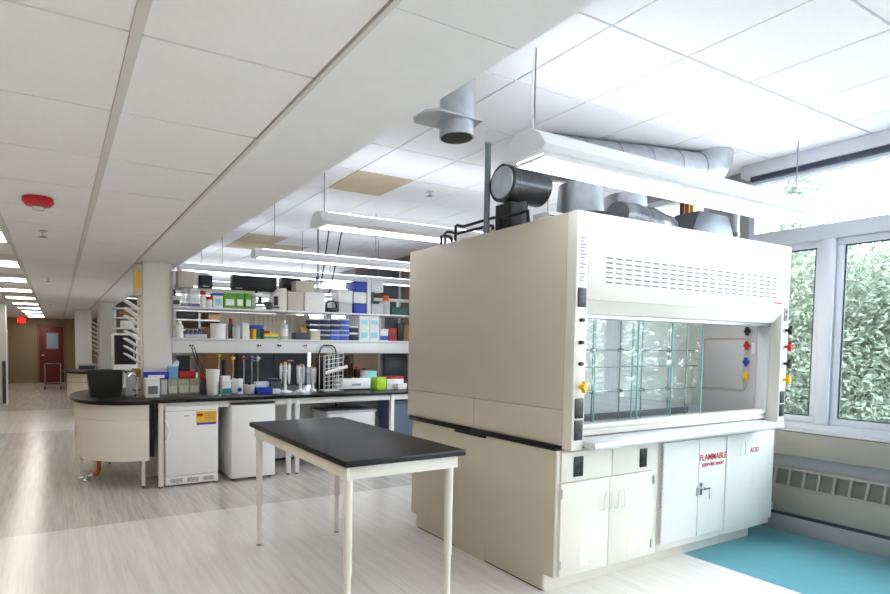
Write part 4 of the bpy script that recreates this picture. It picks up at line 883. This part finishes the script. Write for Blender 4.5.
# hanging cords
for i, (a, b_) in enumerate((((318, 222), (317, 298)), ((330, 222), (318, 298)), ((343, 224), (329, 292)))):
    q0 = P(a[0], a[1], 'z', ZH); q1 = P(b_[0], b_[1], 'y', yA + .24); yt = 6.7; q0 = P(a[0], a[1], 'y', yt)
    t = thing('hanging_cord', (q1.x, q1.y, q1.z), ['left', 'middle', 'right'][i] + ' of the three black cords hanging from the lab ceiling', 'cord')
    B().tube([(q0.x, yt, ZH), (q0.x, yt, q0.z), ((q0.x + q1.x) / 2, (yt + q1.y) / 2 - .02, (q0.z + q1.z) / 2 - .02), (q1.x, q1.y - .02, q1.z), (q1.x, q1.y, Z2 + .27)], .008, 6).build('cord', 'rubber', t); B().lathe((q0.x, yt, 0), [(.03, ZH - .012), (.03, ZH)], 10).build('ceiling_rose', 'black', t)
cdx = P(193, 350, 'y', YS).x
t = thing('power_cord', (cdx, YS - .01, 1.0), 'pair of black leads hanging from the raceway sockets onto the red box', 'cord')
for s_ in (0, .03): B().tube([(cdx - .015 + s_, YS - .002, 1.46), (cdx + s_, YS - .03, 1.38), (cdx + .07 + s_, YS - .04, 1.22), (cdx + .14, YS - .06, 1.02), (cdx + .17, YS - .1, ZB + .006)], .005, 6).build('lead', 'black', t)
# under the bench
fr = thing('undercounter_fridge', (1.29, 6.6, 0), 'white undercounter refrigerator with yellow energy label', 'refrigerator')
B().box(1.012, 1.566, 6.34, 6.90, .02, .845).build('cabinet', 'enamel_white', fr, .006)
dd = B().box(1.012, 1.566, 6.29, 6.336, .115, .845).build('door', 'enamel_white', fr, .012)
B().box(1.014, 1.564, 6.288, 6.29, .795, .80).build('door_seam', 'grey_panel', dd)
B().tube([(1.012, 6.292, .70), (1.03, 6.27, .66), (1.045, 6.262, .59), (1.03, 6.27, .52), (1.012, 6.292, .48)], .012, 8).build('handle', 'white_plastic', dd)
yl = B().box(1.33, 1.548, 6.2885, 6.29, .655, .785).build('energy_label', 'yellow', dd); B().box(1.335, 1.54, 6.288, 6.2886, .64, .663).build('blue_strip', 'blue', yl); B().box(1.335, 1.40, 6.2875, 6.2886, .73, .76).build('red_mark', 'red', yl)
pl_ = B()
for k in range(4): pl_.box(1.415, 1.53, 6.2875, 6.2886, .69 + k * .022, .696 + k * .022)
pl_.build('label_print', 'print', yl); B().box(1.20, 1.26, 6.2885, 6.29, .738, .748).build('badge', 'grey_panel', dd); B().cyl((1.30, 6.29, .75), (1.30, 6.283, .75), .009, 10).build('lock', 'chrome', dd)
kk = B().box(1.012, 1.566, 6.30, 6.34, .02, .11).build('kick_plate', 'white_plastic', fr, .006)
for x in (1.065, 1.235, 1.40):
    gg = B().box(x, x + .12, 6.298, 6.301, .04, .085).build('vent_recess', 'plug_grey', kk); vb = B()
    for k in range(9): vb.box(x + .004 + k * .0135, x + .009 + k * .0135, 6.295, 6.298, .04, .085)
    vb.build('vent_bars', 'white_plastic', gg)
for x in (1.05, 1.53): B().cyl((x, 6.36, 0), (x, 6.36, .02), .018, 10).build('foot', 'black', fr)
f2 = thing('white_freezer', (1.95, 6.6, 0), 'plain white undercounter freezer beside the labelled refrigerator', 'freezer')
B().box(1.70, 2.205, 6.30, 6.85, .03, .845).build('cabinet', 'enamel_white', f2, .006); B().box(1.70, 2.205, 6.25, 6.296, .03, .835).build('door', 'white_plastic', f2, .012)
B().box(1.70, 2.205, 6.255, 6.85, .845, .86).build('top_trim', 'black', f2, .004)
for (x, y) in ((1.74, 6.33), (2.16, 6.33), (1.74, 6.8), (2.16, 6.8)): B().cyl((x, y, 0), (x, y, .03), .02, 10).build('foot', 'black', f2)
ct = thing('rolling_pedestal', (3.4, 6.7, 0), 'white pedestal cabinet on casters under the bench', 'cabinet')
B().box(2.95, 3.62, 6.45, 6.95, .09, .66).build('carcass', 'white_metal', ct, .006); B().box(2.93, 3.64, 6.43, 6.97, .66, .69).build('lid', 'grey_panel', ct, .006); 
for z in (.11, .30, .49): B().box(2.96, 3.61, 6.435, 6.45, z, z + .17).build('drawer_front', 'white_metal', ct, .004)
for (x, y) in ((3.0, 6.5), (3.57, 6.5), (3.0, 6.9), (3.57, 6.9)): B().cyl((x - .012, y, .035), (x + .012, y, .035), .035, 14).build('caster', 'black', ct); 
for (x, y) in ((3.0, 6.5), (3.57, 6.5), (3.0, 6.9), (3.57, 6.9)): B().box(x - .02, x + .02, y - .02, y + .02, .06, .09).build('caster_fork', 'steel', ct)
bn = thing('waste_bin', (4.05, 6.6, 0), 'blue-grey bin under the bench beside the hood', 'bin')
B().add([(3.92, 6.45, 0), (4.28, 6.45, 0), (4.28, 6.8, 0), (3.92, 6.8, 0), (3.88, 6.42, .74), (4.32, 6.42, .74), (4.32, 6.84, .74), (3.88, 6.84, .74)], [(3, 2, 1, 0), (0, 1, 5, 4), (1, 2, 6, 5), (2, 3, 7, 6), (3, 0, 4, 7)]).build('body', mat('bin_blue', (96, 110, 132), .5), bn); B().box(3.87, 4.33, 6.41, 6.85, .74, .79).build('lid', 'bin_blue', bn, .01)

# ------------------------------------------------------------------ the row behind, and the far corridor
b2 = thing('lab_bench', (2.6, 13.6, 0), 'second lab bench farther down the corridor, with rounded sink end', 'bench')
B().box(.87, 4.75, 12.95, 14.28, .885, .92).build('bench_top', 'black_epoxy', b2); B().box(.95, 4.7, 12.99, 14.27, .1, .885).build('carcass', 'offwhite', b2); B().box(.97, 4.68, 13.05, 14.25, 0, .1).build('plinth', 'grey_dark', b2)
B().prism(oval(.865, 13.75, .725, 1.0), 'z', .885, .92).build('sink_top', 'black_epoxy', b2); B().prism(oval(.865, 13.75, .66, .93), 'z', .32, .885).build('sink_carcass', 'cream', b2); B().prism(oval(.865, 13.75, .665, .935), 'z', .70, .71).build('seam', 'plug_grey', b2)
for (x, y) in ((.35, 13.4), (.85, 12.95)): B().box(x - .02, x + .02, y - .02, y + .02, 0, .32).build('leg', 'white_metal', b2)
inc = thing('incubator', (1.25, 13.0, .92), 'white-framed incubator with black door on the second bench', 'incubator')
B().box(1.03, 1.52, 13.0, 13.35, .921, 1.70).build('case', 'white_plastic', inc, .05); B().box(1.065, 1.485, 12.985, 13.0, 1.06, 1.66).build('door', 'black', inc, .03); B().box(1.43, 1.45, 12.97, 12.985, 1.2, 1.5).build('handle', 'steel', inc)
s2 = thing('shelf_unit', (2.9, 14.0, .92), 'metal shelf unit on the second bench, half hidden by the drying rack', 'shelving')
for z in (1.80, 2.02, 2.22): B().box(1.1, 4.7, 13.4, 13.9, z, z + .025).build('shelf_board', 'white_metal', s2)
for x in (1.12, 2.9, 4.6): B().box(x, x + .04, 13.6, 13.64, .92, 2.24).build('upright', 'steel', s2)
for i, (x0, x1, z, h, m_, lab) in enumerate(((1.2, 1.6, 2.045, .14, 'brown_box', 'brown carton on the second bench shelving'), (1.75, 2.1, 2.045, .13, 'white_box', 'white carton on the second bench shelving'), (1.25, 1.5, 1.826, .15, 'white_box', 'small white carton on the lower shelf of the second bench'), (1.9, 2.5, 1.826, .15, 'beige_box', 'beige carton on the lower shelf of the second bench'), (2.3, 2.8, 2.045, .14, 'black', 'black case on the second bench shelving'), (3.1, 3.8, 2.045, .13, 'brown_box', 'wide brown carton at the right of the second bench shelving'))):
    t = thing('carton', ((x0 + x1) / 2, 13.6, z), lab, 'box'); B().box(x0, x1, 13.45, 13.8, z + .001, z + h - .02).build('body', m_, t, .003); B().box(x0 - .003, x1 + .003, 13.447, 13.803, z + h - .02, z + h).build('lid', m_, t, .003)
r2 = thing('drying_rack', (.86, 14.5, 1.3), 'second white drying rack on the farther column', 'rack')
B().box(.845, .868, 14.35, 14.65, 1.2, 2.1).build('board', 'grey_panel', r2)
for r in range(7):
    for k in range(2): B().tube([(.846, 14.42 + k * .15, 1.3 + r * .1), (.66, 14.42 + k * .15, 1.4 + r * .1)], .011, 6).build('peg', 'white_plastic', r2)
mw = thing('counter_appliance', (.4, 13.6, .92), 'grey flat appliance on the second rounded sink counter', 'appliance')
B().box(.40, .75, 13.4, 13.75, .921, 1.06).build('case', 'grey_panel', mw, .01); B().box(.42, .73, 13.39, 13.4, .95, 1.03).build('front', 'grey_dark', mw); B().tube([(.78, 13.5, .921), (.78, 13.5, 1.2), (.72, 13.5, 1.24), (.66, 13.5, 1.22)], .012, 8).build('spout', 'chrome', mw)
# tall dark units seen through the shelf gaps
for i, (x0, x1, y, z1, m_, lab) in enumerate(((2.0, 2.45, 8.9, 1.75, 'brown_box', 'tall brown cupboard behind the bench gap'), (2.55, 3.75, 9.1, 1.48, 'grey_dark', 'dark grey rack cabinet behind the bench gap'), (3.9, 4.5, 8.8, 1.55, 'wall_brown', 'brown cupboard behind the right bench gap'), (1.45, 1.95, 9.3, 1.6, 'grey_panel', 'grey cupboard behind the left bench gap'))):
    t = thing('cupboard', ((x0 + x1) / 2, y + .25, 0), lab, 'cupboard'); B().box(x0, x1, y, y + .5, .06, z1).build('carcass', m_, t, .004); B().box(x0 + .03, x1 - .03, y + .03, y + .47, 0, .06).build('plinth', 'black', t); xm = (x0 + x1) / 2
    for (a, b_) in ((x0 + .01, xm - .004), (xm + .004, x1 - .01)):
        d_ = B().box(a, b_, y - .018, y - .001, .08, z1 - .02).build('door', m_, t, .003); B().box((a + b_) / 2 - .05, (a + b_) / 2 + .05, y - .035, y - .018, z1 - .25, z1 - .235).build('handle', 'steel', d_)
# far corridor
W = ((1, -.09), (.925, 0), (1, 0))
d_ = struct('door_1', B().box(-.50, .31, 25.24, 25.3, 0, 2.10), 'dark_red', .01)
B().box(-.28, .15, 25.225, 25.24, 1.24, 1.87).build('glazing_frame', 'wall_brown', d_); B().box(-.25, .12, 25.215, 25.225, 1.27, 1.84).build('pane', 'screen', d_); B().box(-.42, -.34, 25.18, 25.24, 1.0, 1.04).build('handle', 'steel', d_)
struct('trim_4', B().box(-.58, -.50, 25.22, 25.3, 0, 2.18).box(.31, .39, 25.22, 25.3, 0, 2.18).box(-.58, .39, 25.22, 25.3, 2.10, 2.18), 'wall_brown')
ex = thing('exit_sign', (-1.0, 24.0, 2.17), 'glowing red exit sign at the end of the corridor', 'sign')
B().box(-1.13, -.89, 23.97, 24.03, 2.17, 2.33).build('case', 'exit_red', ex, .004); text_mesh('lettering', 'EXIT', .12, 'white_plastic', ex, (-1.01, 23.966, 2.25), FRONT); B().cyl((-1.01, 24, 2.33), (-1.01, 24, 2.4), .02, 8).build('stem', 'grey_panel', ex)
kt = thing('utility_cart', (-.05, 21.5, 0), 'grey two-tier utility cart by the far door', 'cart')
for z in (.16, .78): B().box(-.28, .19, 21.3, 21.9, z, z + .04).build('tray', 'grey_dark', kt, .006)
for (x, y) in ((-.27, 21.31), (.18, 21.31), (-.27, 21.89), (.18, 21.89)): B().cyl((x, y, .1), (x, y, .82), .015, 8).build('post', 'steel', kt); B().cyl((x - .015, y, .05), (x + .015, y, .05), .05, 12).build('caster', 'black', kt)
sl = thing('storage_shelves', (-1.6, 19.5, 0), 'open shelving with supplies along the left corridor wall', 'shelving')
for z in (.3, .8, 1.3, 1.8): B().box(-1.98, -1.25, 18.5, 21.2, z, z + .03).build('shelf_board', 'offwhite', sl)
for (x, y) in ((-1.27, 18.52), (-1.27, 21.16), (-1.96, 18.52), (-1.96, 21.16)): B().box(x, x + .03, y, y + .03, 0, 1.9).build('upright', 'grey_panel', sl)
for i, (y, z, h, m_, lab) in enumerate(((18.6, .831, .3, 'white_box', 'white carton on the left corridor shelving'), (19.3, 1.331, .35, 'brown_box', 'brown carton on the left corridor shelving'), (19.2, .331, .35, 'grey_dark', 'dark bin at the bottom of the left corridor shelving'))):
    t = thing('carton', (-1.5, y + .25, z), lab, 'box'); B().box(-1.85, -1.27, y, y + .5, z, z + h).build('body', m_, t, .004); B().box(-1.853, -1.267, y - .003, y + .503, z + h, z + h + .02).build('lid', m_, t, .004)

# ------------------------------------------------------------------ outside
W = ((1, .03), (.93, -.12), (1, 0))
struct('ground_outside', B().box(5.62, 60, -40, 50, -.8, -.6), 'lawn')
bw = thing('neighbouring_wing', (8.7, 8.1, -.6), 'pale brick wing of the building seen through the upper window', 'building')
B().box(5.66, 12.2, 6.1, 10.2, -.6, 7.5).build('brick_wall', 'brick_far', bw); B().box(5.64, 12.25, 6.05, 10.25, 7.5, 7.7).build('parapet', 'offwhite', bw)
for x in (6.6, 8.4, 10.2): 
    for z in (1.0, 4.2): wq = B().box(x, x + .9, 6.05, 6.1, z, z + 1.6).build('window_frame', 'frame_alu', bw); B().box(x + .06, x + .84, 6.04, 6.05, z + .06, z + 1.54).build('pane', 'screen', wq)
def tree(x, y, h, r, zc, n, m_, label, size=.11, trunk=.1):
    t = thing('leafy_tree', (x, y, -.6), label, 'tree')
    B().tube([(x, y, -.6), (x + .1, y + .05, zc * .4), (x, y, zc + r * .3)], [trunk, trunk * .8, trunk * .3], 10).build('trunk', 'bark', t)
    br = B()
    for k in range(9):
        a = 2 * PI * k / 9 + random.random(); u = random.uniform(-.3, .5); br.tube([(x, y, zc - r * .4 + .2 * k * r / 9), (x + r * .5 * math.cos(a), y + r * .5 * math.sin(a), zc + u * r), (x + r * .85 * math.cos(a), y + r * .85 * math.sin(a), zc + u * r + .2)], [trunk * .35, trunk * .2, trunk * .06], 6)
    br.build('branches', 'bark', t); b = B()
    cl_ = [(random.uniform(-.75, .75) * r, random.uniform(-.75, .75) * r, random.uniform(-.8, .8) * h) for _ in range(46)]
    for k in range(n):
        c_ = random.choice(cl_); g = .24 * r
        p = Vector((x + c_[0] + random.gauss(0, g), y + c_[1] + random.gauss(0, g), zc + c_[2] + random.gauss(0, g)))
        a = Vector((random.gauss(0, 1), random.gauss(0, 1), random.gauss(0, 1))).normalized(); q = a.orthogonal().normalized(); q = (Matrix.Rotation(random.uniform(0, 6.3), 3, a) @ q); s_ = size * random.uniform(.6, 1.3)
        u = q * s_; v = a.cross(q) * s_ * .45
        b.v += [tuple(p - u), tuple(p + v), tuple(p + u), tuple(p - v)]; o = len(b.v); b.f.append((o - 4, o - 3, o - 2, o - 1))
    me = bpy.data.meshes.new('foliage'); o = wi(WORG[t.name]); me.from_pydata([(v[0] - o.x, v[1] - o.y, v[2] - o.z) for v in b.v], [], b.f); me.materials.append(MATS[m_])
    ob = bpy.data.objects.new('foliage', me); col.objects.link(ob); ob.parent = t; ob['kind'] = 'stuff'
tree(11.6, 4.55, 2.1, 1.75, 1.2, 62000, 'leaf_a', 'pale green leafy tree close outside the right-hand window pane', .045)
tree(11.2, -2.6, 1.7, 1.4, 1.3, 14000, 'leaf_a', 'leafy tree outside, seen mirrored in the hood sash', .05)
tree(12.5, -7.4, 1.7, 1.5, 1.3, 6000, 'leaf_b', 'leafy tree outside farther toward the near end of the window wall', .08)
tree(15.2, 8.2, 2.3, 1.15, 3.6, 12000, 'leaf_a', 'tall slender tree rising beside the brick wing in the upper window', .07)
for i, (x, y, lab) in enumerate(((18.5, 5.4, 'low rounded tree far behind the pane nearest the hood'), (17.5, -3.6, 'low rounded tree far off behind the nearer tree'), (16, 13.5, 'low rounded tree far off behind the brick wing'))):
    tree(x, y, 1.7, 2.1, 1.2, 6000, 'leaf_b', lab, .15, .14)
